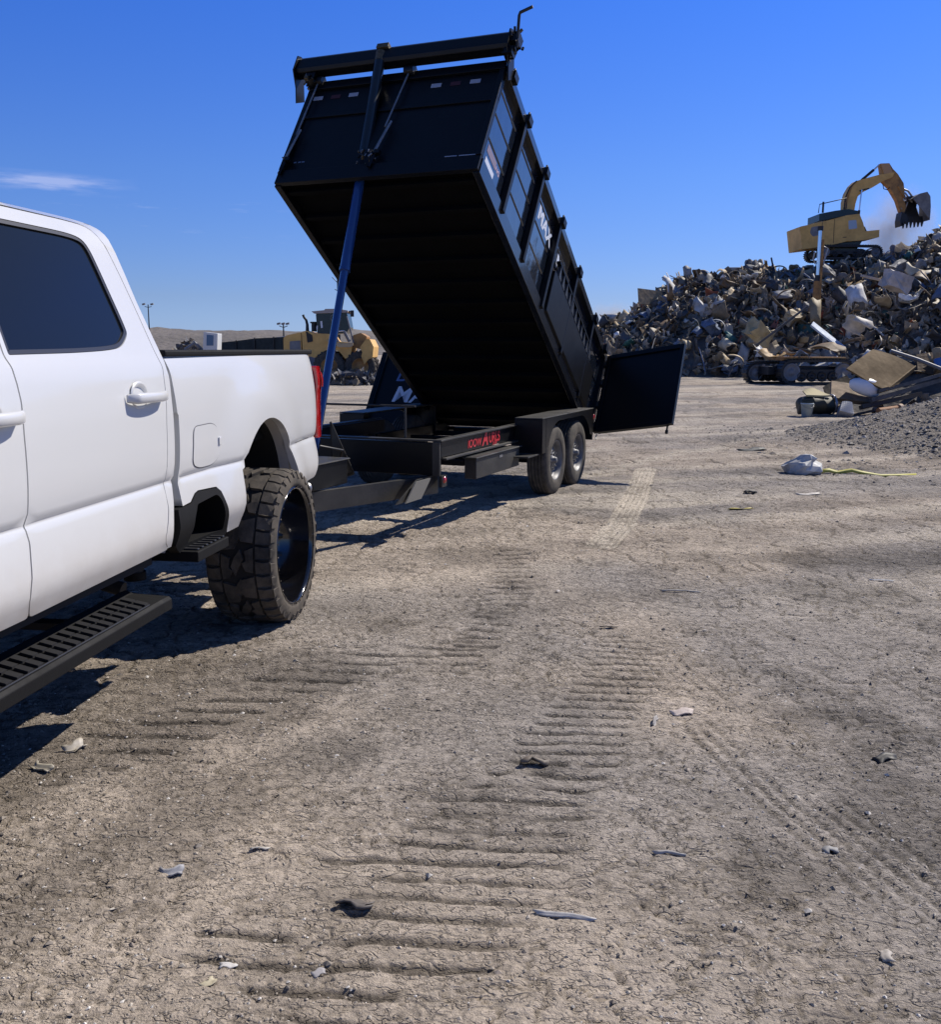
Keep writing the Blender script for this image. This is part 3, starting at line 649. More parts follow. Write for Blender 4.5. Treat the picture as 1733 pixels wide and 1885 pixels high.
# bed side step behind the cab
ST = lambda s, z: prof(z) 
mb = MB()
outer = rpoly([(-1.075, .70), (-1.065, .868), (-.915, .872), (-.848, .905), (-.80, .914), (-.588, .902, .03), (-.552, .88, .03), (-.458, .652), (-.47, .64), (-.72, .60), (-.96, .63)], .012, 3)
inner = rpoly([(-.93, .685), (-.90, .80), (-.845, .86), (-.60, .872, .02), (-.565, .84, .02), (-.51, .672)], .012, 3)
panel(mb, outer, lambda s, z: bedf(s, z) - .004 + .02 * max(0, .76 - z), BLKPL, holes=[inner], step=.03, flange=.05, hflange=.20)
mb.add([(-.95, .24, .65), (-.5, .24, .65), (-.5, .24, .9), (-.95, .24, .9)], [(0, 1, 2, 3)], GAP)
st_ = mb.build('bed_step', TR)
mb = MB(); mb.box((-.985, -.065, .605), (-.60, .23, .655), BLKPL)
for k in range(7): mb.box((-.95 + k * .052, -.05, .655), (-.925 + k * .052, .20, .664), TRIM)
mb.build('step_tread', st_, .006)
# running board
mb = MB(); rbp = [(-.035, .445), (-.035, .492), (-.022, .505), (.13, .520), (.165, .535), (.175, .525), (.175, .46), (.12, .44)]
n_ = len(rbp); st0 = [(-5.0, 0), (-1.42, 0), (-1.30, 0), (-1.23, .006)]
V = []
for s_, d_ in st0:
    for (y_, z_) in rbp: V.append((s_ - (.06 * (y_ - .0) / .2 if s_ > -1.3 else 0) + (.10 * (y_ + .12) if s_ > -1.25 else 0), y_ + d_, z_ - d_))
mb.add(V, [(i * n_ + j, i * n_ + (j + 1) % n_, (i + 1) * n_ + (j + 1) % n_, (i + 1) * n_ + j) for i in range(3) for j in range(n_)], BLKPL)
mb.add(V[-n_:], [tuple(range(n_))], BLKPL)
rb = fixn(mb.build('running_board', TR, .004))
mb = MB(); s_ = -4.9
while s_ < -1.42:
    for ya, yb_ in ((-.008, .052), (.060, .120)):
        mb.prism([(s_, ya), (s_ + .034, ya), (s_ + .034, yb_), (s_, yb_)], 0, .011, TRIM, lambda u, v, h: (u + v * .25, v, .5035 + (v + .022) * .0985 + h))
    s_ += .062
mb.box((-4.95, -.018, .505), (-1.40, -.012, .512), TRIM)
mb.build('tread_strip', rb, .003)
for s_ in (-1.7, -2.6, -3.6): mb = MB(); mb.box((s_, .12, .47), (s_ + .07, .42, .50), MBLK); mb.box((s_, .36, .499), (s_ + .07, .42, .70), MBLK); mb.build('step_bracket', rb)
# chassis
mb = MB()
for y_ in (.50, 1.49): mb.box((-5.2, y_, .52), (1.25, y_ + .08, .70), MBLK)
mb.tube([(WX, .25, .445), (WX, 1.81, .445)], .055, MBLK); mb.lathe([(.0, -.16), (.12, -.1), (.17, 0), (.12, .1), (0, .16)], MBLK, lambda a, h, b_: (WX + h, 1.03 + a, .445 + b_), 20)
mb.tube([(WX, 1.03, .47), (-2.6, 1.03, .55)], .045, MBLK)
mb.tube([(-1.02, .46, .56), (-1.02, .42, .50), (-1.02, .30, .47)], .035, MBLK)
for y_ in (.42, 1.64):
    mb.tube([(-.62, y_, .62), (-.4, y_, .53), (WX, y_, .50), (.8, y_, .55), (1.05, y_, .64)], .028, MBLK, 8)
    mb.tube([(WX - .12, y_ + .06, .42), (WX - .3, y_ + .1, .95)], .03, MBLK)
mb.tube([(-.78, .36, .66), (-.78, .36, .50)], .045, MBLK, 14); mb.tube([(-.78, .36, .50), (-.78, .36, .46)], .055, BLKPL, 14)
mb.tube([(-.95, .42, .60), (-.6, .42, .58), (-.5, .40, .60)], .02, MBLK)
mb.box((-1.0, .95, .50), (-.3, 1.5, .72), BLKPL)
mb.build('chassis', TR)
# ---- wheels
def tyre_lugs(mb, Rr, y0, y1, mt, n_=34):
    """block tread; y across the tread, angle around"""
    d = .013; w_ = y1 - y0
    def blk(poly, ra, rb_, tp=.93):   # poly in (theta, y)
        c_ = (sum(p[0] for p in poly) / len(poly), sum(p[1] for p in poly) / len(poly)); n2_ = len(poly)
        lo = [(t_, y_) for t_, y_ in poly]; hi = [(c_[0] + (t_ - c_[0]) * tp, c_[1] + (y_ - c_[1]) * tp) for t_, y_ in poly]
        def crown(y_): q_ = abs((y_ - (y0 + y1) / 2) / (w_ / 2)); return -.008 * q_ ** 2 - .02 * max(0, q_ - .86) / .14
        P = [((ra + crown(y_)) * cos(t_), y_, (ra + crown(y_)) * sin(t_)) for t_, y_ in lo] + [((rb_ + crown(y_)) * cos(t_), y_, (rb_ + crown(y_)) * sin(t_)) for t_, y_ in hi]
        mb.add(P, [tuple(range(n2_, 2 * n2_))] + [(i, (i + 1) % n2_, (i + 1) % n2_ + n2_, i + n2_) for i in range(n2_)], mt)
    dt = 2 * pi / n_
    for k in range(n_):
        t = k * dt; h_ = dt
        for side in (0, 1):
            ys_ = (lambda u: y0 + w_ * u) if side == 0 else (lambda u: y1 - w_ * u)
            tt_ = t + (.5 * dt if side else 0)
            e = .06 if k % 2 else 0.0
            blk([(tt_ + .08 * h_, ys_(-.005 + e * .3)), (tt_ + .92 * h_, ys_(-.005 + e * .3)), (tt_ + .98 * h_, ys_(.12)), (tt_ + .90 * h_, ys_(.235)), (tt_ + .02 * h_, ys_(.235)), (tt_ + .10 * h_, ys_(.12))], Rr - .020, Rr)
            # intermediate interlocking block, pitch of two
            if k % 2 == 0:
                z1_ = .05 if (k // 2) % 2 else -.02
                blk([(tt_ + .1 * h_, ys_(.26)), (tt_ + .9 * h_, ys_(.255 )), (tt_ + 1.85 * h_, ys_(.27)), (tt_ + 1.75 * h_, ys_(.40 + z1_)), (tt_ + 1.2 * h_, ys_(.45 + z1_)), (tt_ + 1.0 * h_, ys_(.385 + z1_)), (tt_ + .35 * h_, ys_(.41 + z1_))], Rr - .020, Rr - .001, .97)
        if k % 2 == 0:
            blk([(t + .25 * h_, y0 + w_ * .46), (t + .9 * h_, y0 + w_ * .405), (t + 1.5 * h_, y0 + w_ * .47), (t + 2.1 * h_, y0 + w_ * .54), (t + 1.45 * h_, y0 + w_ * .60), (t + .8 * h_, y0 + w_ * .545)], Rr - .020, Rr - .002, .97)
def truck_wheel(cx, yo, sgn):
    """yo = outer face y, sgn=+1 inboard is +y"""
    T = lambda x, h, z: (cx + x, yo + sgn * h, .452 + z)
    m_ = MB()
    pr = [(.352, .012), (.356, .003), (.372, .000), (.40, .002), (.424, .010), (.434, .020)]
    m_.lathe(pr, RUBBER, T, 72); m_.lathe([(.434, .020), (.4365, .05), (.438, .20), (.4365, .34), (.434, .375)], GROOVE, T, 72); m_.lathe([(.434, .375), (.424, .388), (.39, .40), (.352, .38)], RUBBER, T, 72)
    tl_ = MB(); tyre_lugs(tl_, .457, .008, .388, RUBBER)
    m_.add([T(x, y, z) for x, y, z in tl_.v], tl_.f, RUBBER)
    # side biters
    for k in range(34):
        t = 2 * pi * (k + .5) / 34; L_ = .030 if k % 2 else .018
        vs = [T(r_ * cos(t + a_), h_, r_ * sin(t + a_)) for r_, h_ in ((.428, .012), (.428 - L_, -.003 + .004), (.428 - L_, .006)) for a_ in (-.05, .05)]
        vs = [T(r_ * cos(t + a_), h_, r_ * sin(t + a_)) for r_, a_, h_ in ((.443, -.055, .010), (.443, .055, .010), (.428 - L_, .035, -.003), (.428 - L_, -.035, -.003), (.428, -.06, .012), (.428, .06, .012), (.426 - L_, .04, .004), (.426 - L_, -.04, .004))]
        m_.add(vs, [(0, 1, 2, 3), (0, 1, 5, 4), (1, 2, 6, 5), (2, 3, 7, 6), (3, 0, 4, 7)], RUBBER)
    wh = empty_part(m_, 'wheel', T)
    return wh
def empty_part(m_, name, T):
    o = fixn(m_.build('tyre', None)); return o
def add_wheel(cx, yo, sgn):
    T = lambda x, h, z: (cx + x, yo + sgn * h, .452 + z)
    r_ = MB()
    r_.lathe([(.350, .000), (.356, .004), (.356, .012), (.346, .014), (.343, .004), (.336, .006), (.333, .03), (.330, .20), (.31, .225), (.29, .235)], RIMBLK, T, 72)
    r_.lathe([(.0, .20), (.055, .20), (.065, .215), (.07, .25)], RIMBLK, T, 32)
    for k in range(10):
        a_ = 2 * pi * k / 10 + .1; 
        for da in (-.07, .07):
            c_, s__ = cos(a_), sin(a_); c2, s2 = cos(a_ + da * 1.2), sin(a_ + da * 1.2)
            r_.tube([T(.06 * c_, .235, .06 * s__), T(.20 * c2, .225, .20 * s2), T(.325 * cos(a_ + da * 2), .205, .325 * sin(a_ + da * 2))], [.02, .014, .016], RIMBLK, 6)
    r_.lathe([(.332, .24), (.0, .26)], GAP, T, 32)
    b_ = r_
    for k in range(30): a_ = 2 * pi * k / 30; b_.tube([T(.347 * cos(a_), -.004, .347 * sin(a_)), T(.347 * cos(a_), .004, .347 * sin(a_))], .0045, CHROME if k % 3 == 0 else RIMBLK, 6)
    for k in range(8): a_ = 2 * pi * k / 8; b_.tube([T(.085 * cos(a_), .195, .085 * sin(a_)), T(.085 * cos(a_), .23, .085 * sin(a_))], .011, CHROME, 6)
    ro = fixn(r_.build('wheel', TR))
    to = truck_wheel(cx, yo, sgn); to.parent = ro
    return ro
add_wheel(WX, -.17, 1)
for cx, yo, sg in ((WX, W2 + .17, -1), (-3.85, -.17, 1), (-3.85, W2 + .17, -1)): add_wheel(cx, yo, sg)
# front fender with arch, over the front wheel
mb = MB(); fa = [(-3.85 + .50 * cos(radians(a_)), .725 + .50 * sin(radians(a_))) for a_ in np.linspace(-10, 190, 30)]
mb = MB(); mb.box((-5.45, .05, .60), (-5.3, W2 - .05, .85), MBLK); mb.build('front_bumper', TR, .03)
# ================================================================ DUMP TRAILER (local x = rearwards, y = inboard, z up; origin under near rear bed corner)
DT = empty('dump_trailer', (1.5223, 12.3365, 0), radians(90 - 22.45), 'black tandem axle dump trailer with its bed tipped up on a blue hydraulic cylinder', 'dump trailer')
TI = .6037; cT, sT = cos(TI), sin(TI); BL, BW, BH = 4.6055, 2.1, 1.17; BHT = BH - .11
def BT(a, b, c): return (-a * cT + c * sT, b, .5711 + a * sT + c * cT)
# bed shell
mb = MB()
mb.box((0, .03, .0), (BL, BW - .03, .012), BUNDER, BT)
for k in range(13): a_ = .25 + k * .35; mb.box((a_, .08, -.055), (a_ + .05, BW - .08, -.001), BUNDER, BT)
bed = mb.build('dump_bed', DT, .003)
mb = MB()      # near side wall: sheet, creases
side_m = BPAINT
mb.box((.02, .030, .10), (BL - .02, .045, BH - .06), side_m, BT)
for b0, b1 in ((-.012, .055), (BW - .055, BW + .012)):
    mb.box((0, b0, -.07), (BL, b1, .095), BSATIN if b0 > 1 else mat('black_rail', (.010, .011, .014), .2, coat=.5), BT)
    mb.box((0, b0 - .012, BH - .06), (BL + .02, b1 + .012, BH + .03), mat('black_rail', (0, 0, 0)), BT)
mb.box((.02, BW - .045, .10), (BL - .02, BW - .03, BH - .06), side_m, BT)
for z_ in (.40, .69, .96):       # pressed swages
    mb.prism([(z_ - .018, .029), (z_, .020), (z_ + .018, .029)], .06, BL - .04, side_m, lambda u, v, h: BT(h, v, u))
mb.build('side_wall', bed, .003)
POST = [4.0, 3.30, 2.55, 1.70, .78]
for p in POST:
    for s_ in (0, 1):
        o_ = MB(); y0, y1 = (-.038, .029) if s_ == 0 else (BW - .029, BW + .075)
        o_.box((p - .028, y0 if s_ else -.038, .02), (p + .028, y1 if not s_ else BW + .06, BH - .02), BSATIN, BT)
        pp = o_.build('side_post', bed, .006)
        if s_ == 0:
            for c_ in (.15, .45, .80): pass
for p in [4.50] + [q - .02 for q in POST] + [.12]:
    for s_ in (0, 1):
        o_ = MB(); y_ = -.035 if s_ == 0 else BW + .035
        o_.box((p - .05, y_ - .03, BH - .04), (p + .05, y_ + .03, BH + .05), BSATIN, BT)
        o_.tube([BT(p - .03, y_, BH + .05), BT(p - .03, y_ - .0, BH + .085), BT(p + .03, y_, BH + .085), BT(p + .03, y_, BH + .05)], .012, BSATIN, 6)
        o_.build('tarp_hook', bed, .004)
# front bulkhead with inner top panel
mb = MB()
mb.box((BL - .015, .0, -.06), (BL + .035, BW, .10), BSATIN, BT)
mb.box((BL - .01, .03, .10), (BL + .012, BW - .03, BH - .12), BSATIN, BT)
mb.box((BL - .02, .0, BH - .40), (BL + .030, BW, BH - .36), BSATIN, BT)
mb.box((BL - .02, .0, BH - .03), (BL + .05, BW, BH + .07), BSATIN, BT)
mb.box((BL - .02, .0, BH - .36), (BL + .018, BW, BH - .03), BSATIN, BT)
for b_ in (0, BW - .055): mb.box((BL - .015, b_, .10), (BL + .045, b_ + .055, BH - .03), BSATIN, BT)
bh = mb.build('front_bulkhead', bed, .005)
for b_, n_ in ((.23, 3), (1.52, 3)):
    for k in range(n_):
        o_ = MB(); o_.box((BL + .0305, b_ + k * .20, BH - .155), (BL + .0325, b_ + k * .20 + .105, BH - .105), GREYT if k != 1 else mat('dark_tape', (.06, .015, .02), .4), lambda a, b, c: BT(a - .011, b, c))
        o_.build('reflective_tape', bh)
for b_, w_ in ((.07, .16), (.25, .12)): o_ = MB(); o_.box((BL + .0125, b_, .125), (BL + .0145, b_ + w_, .135), GREYT, BT); o_.build('decal', bh)
o_ = MB()
for b_ in (1.86, 1.90, 1.95): o_.box((BL + .0125, b_, .20), (BL + .0145, b_ + .03, .215), mat('faint_decal', (.10, .14, .22), .4), BT)
o_.build('decal', bh)
# tarp housing held above the bulkhead
mb = MB(); b0 = -.03; b1 = BW + .13
mb.prism([(BL + .07, BHT + .21), (BL + .04, BHT + .36), (BL + .07, BHT + .40), (BL + .17, BHT + .40), (BL + .19, BHT + .36), (BL + .19, BHT + .24), (BL + .16, BHT + .21)], b0, b1, BSATIN, lambda u, v, h: BT(u, h, v))
th_ = mb.build('tarp_housing', bed, .006)
for b_ in (b0 - .012, b1 + .002):
    o_ = MB(); o_.prism([(BL - .10, BH - .02), (BL + .0, BH - .14), (BL + .08, BH - .02), (BL + .21, BHT + .20), (BL + .22, BHT + .38), (BL + .17, BHT + .42), (BL + .03, BHT + .42), (BL - .02, BHT + .34), (BL + .0, BH + .12)], b_, b_ + .012, BSATIN, lambda u, v, h: BT(u, h, v)); o_.build('end_bracket', th_, .002)
RUST = mat('worn_brass', (.16, .125, .075), .5, metal=.5, noise=.6, nscale=30)
def clutter(mb_, c, r, n_, seed):
    rr = random.Random(seed); mb_.box((c[0] - r * .7, c[1] - r * .7, c[2] - r * .7), (c[0] + r * .7, c[1] + r * .7, c[2] + r * .7), BSATIN, BT)
    for _ in range(n_):
        a_ = [c[i] + rr.uniform(-r, r) * .85 for i in range(3)]; s_ = rr.uniform(.006, .02)
        m_ = rr.choice([RUST, BSATIN, BSATIN, STEEL])
        if rr.random() < .5: mb_.tube([BT(*a_), BT(a_[0] + rr.uniform(-.03, .03), a_[1] + rr.uniform(-.03, .03), a_[2] + rr.uniform(-.04, .04))], s_ * .8, m_, 6)
        else: mb_.box((a_[0] - s_, a_[1] - s_, a_[2] - s_), (a_[0] + s_, a_[1] + s_, a_[2] + s_), m_, BT)
o_ = MB(); clutter(o_, (BL + .12, -.06, BHT + .33), .08, 30, 1); clutter(o_, (BL + .12, -.04, BHT + .18), .06, 14, 2); o_.build('crank_gearbox', th_)
o_ = MB(); clutter(o_, (BL + .10, 2.06, BH + .05), .07, 26, 3); o_.build('tarp_bracket', th_)
o_ = MB(); p_ = Vector(BT(BL + .12, -.10, BHT + .24)); o_.tube([p_, p_ + Vector((.0, -.02, .27)), p_ + Vector((.0, -.03, .295)), p_ + Vector((.0, -.15, .33))], .015, MBLK, 8); o_.build('tarp_crank', th_)
# rods down the bulkhead
for b_, b2 in ((.99, 1.06), (2.00, 2.03)):
    o_ = MB(); o_.tube([BT(BL + .07, b_, BH + .05), BT(BL + .06, b2, .52)], .010, STEEL, 6); o_.tube([BT(BL + .05, b_ + (b2 - b_) * .6, .56), BT(BL + .06, b2 + .03, .22)], .012, STEEL, 6); o_.tube([BT(BL + .08, b_ + (b2 - b_) * .6 - .035, .56), BT(BL + .08, b2 - .0, .22)], .012, STEEL, 6)
    o_.tube([BT(BL + .06, b2, .24), BT(BL + .05, b2 + .04, .04)], [.012, .018], BSATIN, 6); clutter(o_, (BL + .07, b_, BH + .05), .035, 10, 5); clutter(o_, (BL + .06, b2, .20), .03, 5, 6)
    o_.tube([BT(BL + .06, b_ - .05, BH + .06), BT(BL + .06, b_ + .05, BH + .06)], .055, BSATIN, 10)
    o_.build('tarp_arm_spring', bed)
# hydraulic cylinder
c0 = Vector((-4.86, 1.12, .64)); c1 = Vector(BT(BL + .17, 1.30, BHT + .33)); d_ = c1 - c0; L_ = d_.length
q = lambda t: c0 + d_ * t
mb = MB(); mb.tube([q(0), q(.44)], .036, BLUE, 20); cyl = mb.build('hydraulic_cylinder', DT)
mb = MB(); mb.tube([q(.44), q(.69)], .047, BLUE, 20); mb.tube([q(.437), q(.445)], .051, BLUE, 20); mb.build('cylinder_stage', cyl)
mb = MB(); mb.tube([q(.69), q(.98)], [.055, .052], mat('cylinder_black', (.008, .012, .016), .3, coat=.4), 20); mb.tube([q(.975), q(1.0)], .055, RUST, 10); mb.build('cylinder_barrel', cyl)
mb = MB(); mb.box((-4.96, .98, .50), (-4.76, 1.26, .66), BSATIN); mb.build('cylinder_mount', cyl, .006)
o_ = MB(); pq = q(.70)
rr = random.Random(9)
for _ in range(46):
    p_ = pq + Vector((rr.uniform(-.12, .02), rr.uniform(-.17, .02), rr.uniform(-.12, .14))); p2 = p_ + Vector([rr.uniform(-.03, .03) for _ in range(3)])
    o_.tube([p_, p2], rr.uniform(.004, .013), rr.choice([RUST, BSATIN, STEEL, BSATIN]), 6)
o_.build('hoist_bracket', cyl)
mb = MB(); o_.tube
mb.box((BL + .05, 1.22, BHT + .36), (BL + .215, 1.35, BHT + .415), RUST, BT); mb.box((BL + .05, .95, BHT + .405), (BL + .13, 1.219, BHT + .418), RUST, BT); mb.build('top_mount', cyl, .004)
# lettering and stickers on the near side wall
def on_side(a0, c0_, y=.0285): return lambda u, v: BT(a0 - u, y, c0_ + v)
o_ = MB(); put_text(o_, 'MAX', WHITET, .25, on_side(3.10, .78), .008, 0, .95); put_text(o_, 'MAX', WHITET, .25, on_side(2.32, .78), .008, 0, .95)
o_.build('side_lettering', bed)
o_ = MB(); o_.box((4.27, .0272, .16), (4.50, .0292, .225), WHITET, BT)
put_text(o_, 'WARNING', PINK, .07, on_side(4.50, .29, .0285), .002); o_.box((4.27, .0274, .275), (4.51, .0288, .36), mat('pinkish_grey', (.22, .18, .24), .5), BT)
o_.build('side_sticker', bed)
# stowed louvred panel low on the side
o_ = MB(); o_.box((.42, -.035, .08), (2.42, .028, .62), BSATIN, BT)
rk = o_.build('side_rack', bed, .01)
o_ = MB(); k = 0; a_ = 2.28
while a_ > .70:
    o_.prism([(a_, .64), (a_ - .10, .64), (a_ - .02, .80)], -.03, .012, mat('rack_grey', (.05, .055, .065), .25), lambda u, v, h: BT(u, h, v)); a_ -= .155
o_.box((.62, -.03, .80), (2.32, .02, .825), BSATIN, BT); o_.build('rack_teeth', rk)
# rear frame of bed with hinges
mb = MB()
for b_ in (-.02, BW - .06):
    mb.box((-.09, b_, -.06), (-.002, b_ + .08, BH + .03), BSATIN, BT)
mb.box((-.09, .061, -.06), (-.002, BW - .061, .0), BSATIN, BT); mb.box((-.09, .061, BH - .05), (-.002, BW - .061, BH + .02), BSATIN, BT)
rf = mb.build('rear_frame', bed, .004)
for c_ in (.10, .42, .75, 1.05):
    o_ = MB(); o_.tube([BT(-.06, -.045, c_ - .06), BT(-.06, -.045, c_ + .06)], .022, FRAMEG, 10); o_.box((-.10, -.04, c_ - .03), (-.03, -.018, c_ + .03), FRAMEG, BT); o_.build('hinge', rf)
o_ = MB()
for k in range(26):
    c_ = -.06 + k * .042; s__ = .012 * (k % 2)
    o_.tube([BT(-.12 - .008 * sin(k * .9), -.075 + s__, c_), BT(-.12 - .008 * sin(k * .9 + .5), -.06 - s__, c_ + .035)], .008, STEEL, 5)
o_.build('safety_chain', rf)
# open rear doors
def rear_door(hb, ang, width, far):
    def D(u, v, w_):        # u along door from hinge, v up the bed, w thickness
        du = (math.sin(ang) , -math.cos(ang)) if not far else (math.sin(ang), math.cos(ang))
        nn = (du[1], -du[0])
        return BT(-.05 + du[0] * u + nn[0] * w_, hb + du[1] * u + nn[1] * w_, v)
    m_ = MB(); m_.box((.05, .03, 0), (width, BH - .01, .012), BSATIN, D); d0 = m_.build('rear_door', bed, .003)
    f_ = MB()
    for a_, b_ in (((.0, .0), (.055, BH)), ((width - .05, .0), (width + .005, BH)), ((.056, -.01), (width - .051, .05)), ((.056, BH - .06), (width - .051, BH + .005))):
        f_.box((a_[0], a_[1], -.022), (b_[0], b_[1], .030), BSATIN, D)
    f_.build('door_frame', d0, .004)
    f_ = MB(); f_.tube([D(width - .08, -.06, .04), D(width - .08, BH + .02, .04)], .012, BSATIN, 8); f_.tube([D(width - .08, -.06, .04), D(width - .08, -.10, .04)], .02, BSATIN, 8); f_.build('latch_bar', d0)
    return d0, D
dn, Dn = rear_door(-.045, .2684, 1.09, False)
df, Df = rear_door(BW + .045, .05, 1.15, True)
def on_door(u0, v0): return lambda u, v: Df(u0 - u, v0 + v, .0145)
o_ = MB(); put_text(o_, 'MAX', WHITET, .36, on_door(.82, .36), .006, .18); o_.build('door_lettering', df)
o_ = MB(); put_text(o_, 'DUMP', mat('blue_decal', (.10, .16, .34), .4), .27, on_door(.84, .70), .004, .18); o_.build('door_lettering', df)
o_ = MB(); put_text(o_, 'YT2M', WHITET, .06, on_door(.56, .065), .001)
o_.build('door_sticker', df)

# ---- frame (local trailer coordinates)
mb = MB()
FRT, FRB = .80, .655
for y0, y1 in ((.15, .22), (BW - .22, BW - .15)):
    mb.box((-4.30, y0, FRB), (-2.05, y1, FRT), BSATIN); mb.box((-2.05, y0 + .1, .46), (.05, y1 + .1, .62), BSATIN)
mb.box((-4.36, .15, .50), (-4.301, BW - .15, FRT - .01), BSATIN)
for x_ in (-3.6, -2.9, -2.2, -1.4, -.7, -.08): mb.box((x_, .23, .50), (x_ + .08, BW - .23, .56), BSATIN)
fr_ = mb.build('frame', DT, .006)
mb = MB()
for y0 in (.12, BW - .20): mb.box((-4.37, y0, FRT + .001), (-2.10, y0 + .08, FRT + .018), FRAMEG)
mb.box((-4.375, .115, FRT + .001), (-4.30, BW - .115, FRT + .016), FRAMEG)
mb.box((-4.385, .13, .50), (-4.362, .20, FRT), FRAMEG); mb.box((-4.30, .10, FRB - .02), (-2.10, .148, FRB - .002), FRAMEG)
mb.build('frame_trim', fr_, .003)
o_ = MB()
def on_frame(x0, z0): return lambda u, v: (x0 + u, .1465, z0 + v)
put_text(o_, 'IOOW', REDT, .11, on_frame(-3.70, .685), .003, .1, 1.05); put_text(o_, 'A', REDT, .185, on_frame(-3.33, .680), .008, .25, 1.1); put_text(o_, 'URLS', REDT, .135, on_frame(-3.16, .690), .004, .0, 1.0); put_text(o_, 'DUMP', REDT, .045, on_frame(-3.06, .658), .001)
o_.build('frame_lettering', fr_)
mb = MB(); mb.box((-3.80, .02, .41), (-2.62, .14, .60), FRAMEG); mb.box((-3.84, .0, .601), (-2.58, .145, .615), FRAMEG); bx = mb.build('battery_box', DT, .006)
o_ = MB(); o_.box((-3.2, .016, .55), (-3.12, .0195, .575), STEEL); o_.build('latch', bx)
mb = MB()       # A-frame tongue and coupler
TH = lambda y0: (lambda u, v, h: (u, v, h))
for sgn in (1, -1):
    ya = 1.05 - sgn * .86; yb = 1.05 - sgn * .05
    mb.prism([(-4.28, ya), (-4.28, ya + .075 * sgn), (-6.55, yb + .075 * sgn * .4), (-6.55, yb)][::sgn], .335, .495, FRAMEG, lambda u, v, h: (u, v, h))
mb.box((-6.75, .98, .40), (-6.45, 1.12, .52), FRAMEG); mb.box((-7.0, .99, .55), (-6.6, 1.11, .63), FRAMEG)
tg_ = mb.build('tongue', DT, .005)
o_ = MB(); o_.prism([(-5.2, .50), (-4.9, .50), (-5.35, .34), (-5.6, .34)], .22, .232, FRAMEG, lambda u, v, h: (u + .55, h - .0, v)); o_.build('gusset', tg_)
mb = MB(); mb.tube([(-6.15, .72, .28), (-6.15, .72, .62)], .038, BSATIN, 12); mb.build('jack', DT)
mb = MB(); mb.box((-5.95, .64, .505), (-5.10, 1.46, .70), BSATIN); mb.box((-5.97, .62, .701), (-5.08, 1.48, .715), FRAMEG); mb.build('pump_box', DT, .01)
mb = MB(); mb.prism([(-4.90, .50), (-4.55, .50), (-4.90, .98)], .90, .915, BSATIN, lambda u, v, h: (u, h, v)); mb.tube([(-4.905, .907, .985), (-4.52, .907, .50)], .010, FRAMEG, 6); mb.box((-4.92, .90, .49), (-4.54, 1.35, .52), BSATIN); mb.build('cylinder_support', DT)
mb = MB(); mb.tube([(-4.30, .40, 1.10), (-4.30, 2.30, 1.10)], .010, FRAMEG, 6); mb.tube([(-4.30, 2.05, .8), (-4.30, 2.05, 1.10)], .010, FRAMEG, 6); mb.tube([(-4.30, .5, .8), (-4.30, .5, 1.10)], .010, FRAMEG, 6); mb.build('guard_rail', DT)
def marker(x, y, z):
    o_ = MB(); o_.lathe([(0, -.012), (.022, -.010), (.030, -.002), (.032, .004)], RED, lambda a, h, b_: (x + a, y + h, z + b_), 16); o_.build('marker_lamp', DT)
marker(-4.30, .118, .46); marker(-.4, -.165, .78)
mb = MB(); mb.box((-4.35, .12, .40), (-4.25, .15, .499), FRAMEG); mb.prism([(-4.95, .34), (-4.65, .34), (-4.45, .495), (-4.75, .495)], .20, .212, mat('dusty_bracket', (.13, .125, .11), .7), lambda u, v, h: (u - .0, h - .02, v)); mb.build('lamp_bracket', DT)
# fenders
for y0, y1, sg in ((-.165, .145, 1), (BW - .145, BW + .165, -1)):
    mb = MB(); yo = y0 if sg > 0 else y1
    mb.box((-2.42, y0, .878), (-.42, y1, .890), FRAMEG)                    # top plate
    mb.prism([(-2.42, .874), (-2.30, .874), (-2.30, .52), (-2.42, .52)], y0, y1, BSATIN, lambda u, v, h: (u, h, v))
    ys2 = (y0, y0 + .006) if sg > 0 else (y1 - .006, y1)
    arch = [(-2.29, .874), (-2.29, .56)] + [(-1.81 - .44 * cos(radians(t_)), .39 + .44 * sin(radians(t_))) for t_ in range(25, 91, 8)] + [(-.95 - .44 * cos(radians(t_)), .39 + .44 * sin(radians(t_))) for t_ in range(90, 156, 8)] + [(-.46, .56), (-.42, .56), (-.42, .874)]
    mb.prism(arch, ys2[0], ys2[1], BSATIN, lambda u, v, h: (u, h, v))
    mb.box((-.47, y0, .50), (-.43, y1, .873), BSATIN)
    mb.box((-2.78, y0 + .03, .505), (-2.43, y1, .52), FRAMEG)
    mb.build('fender', DT, .003)
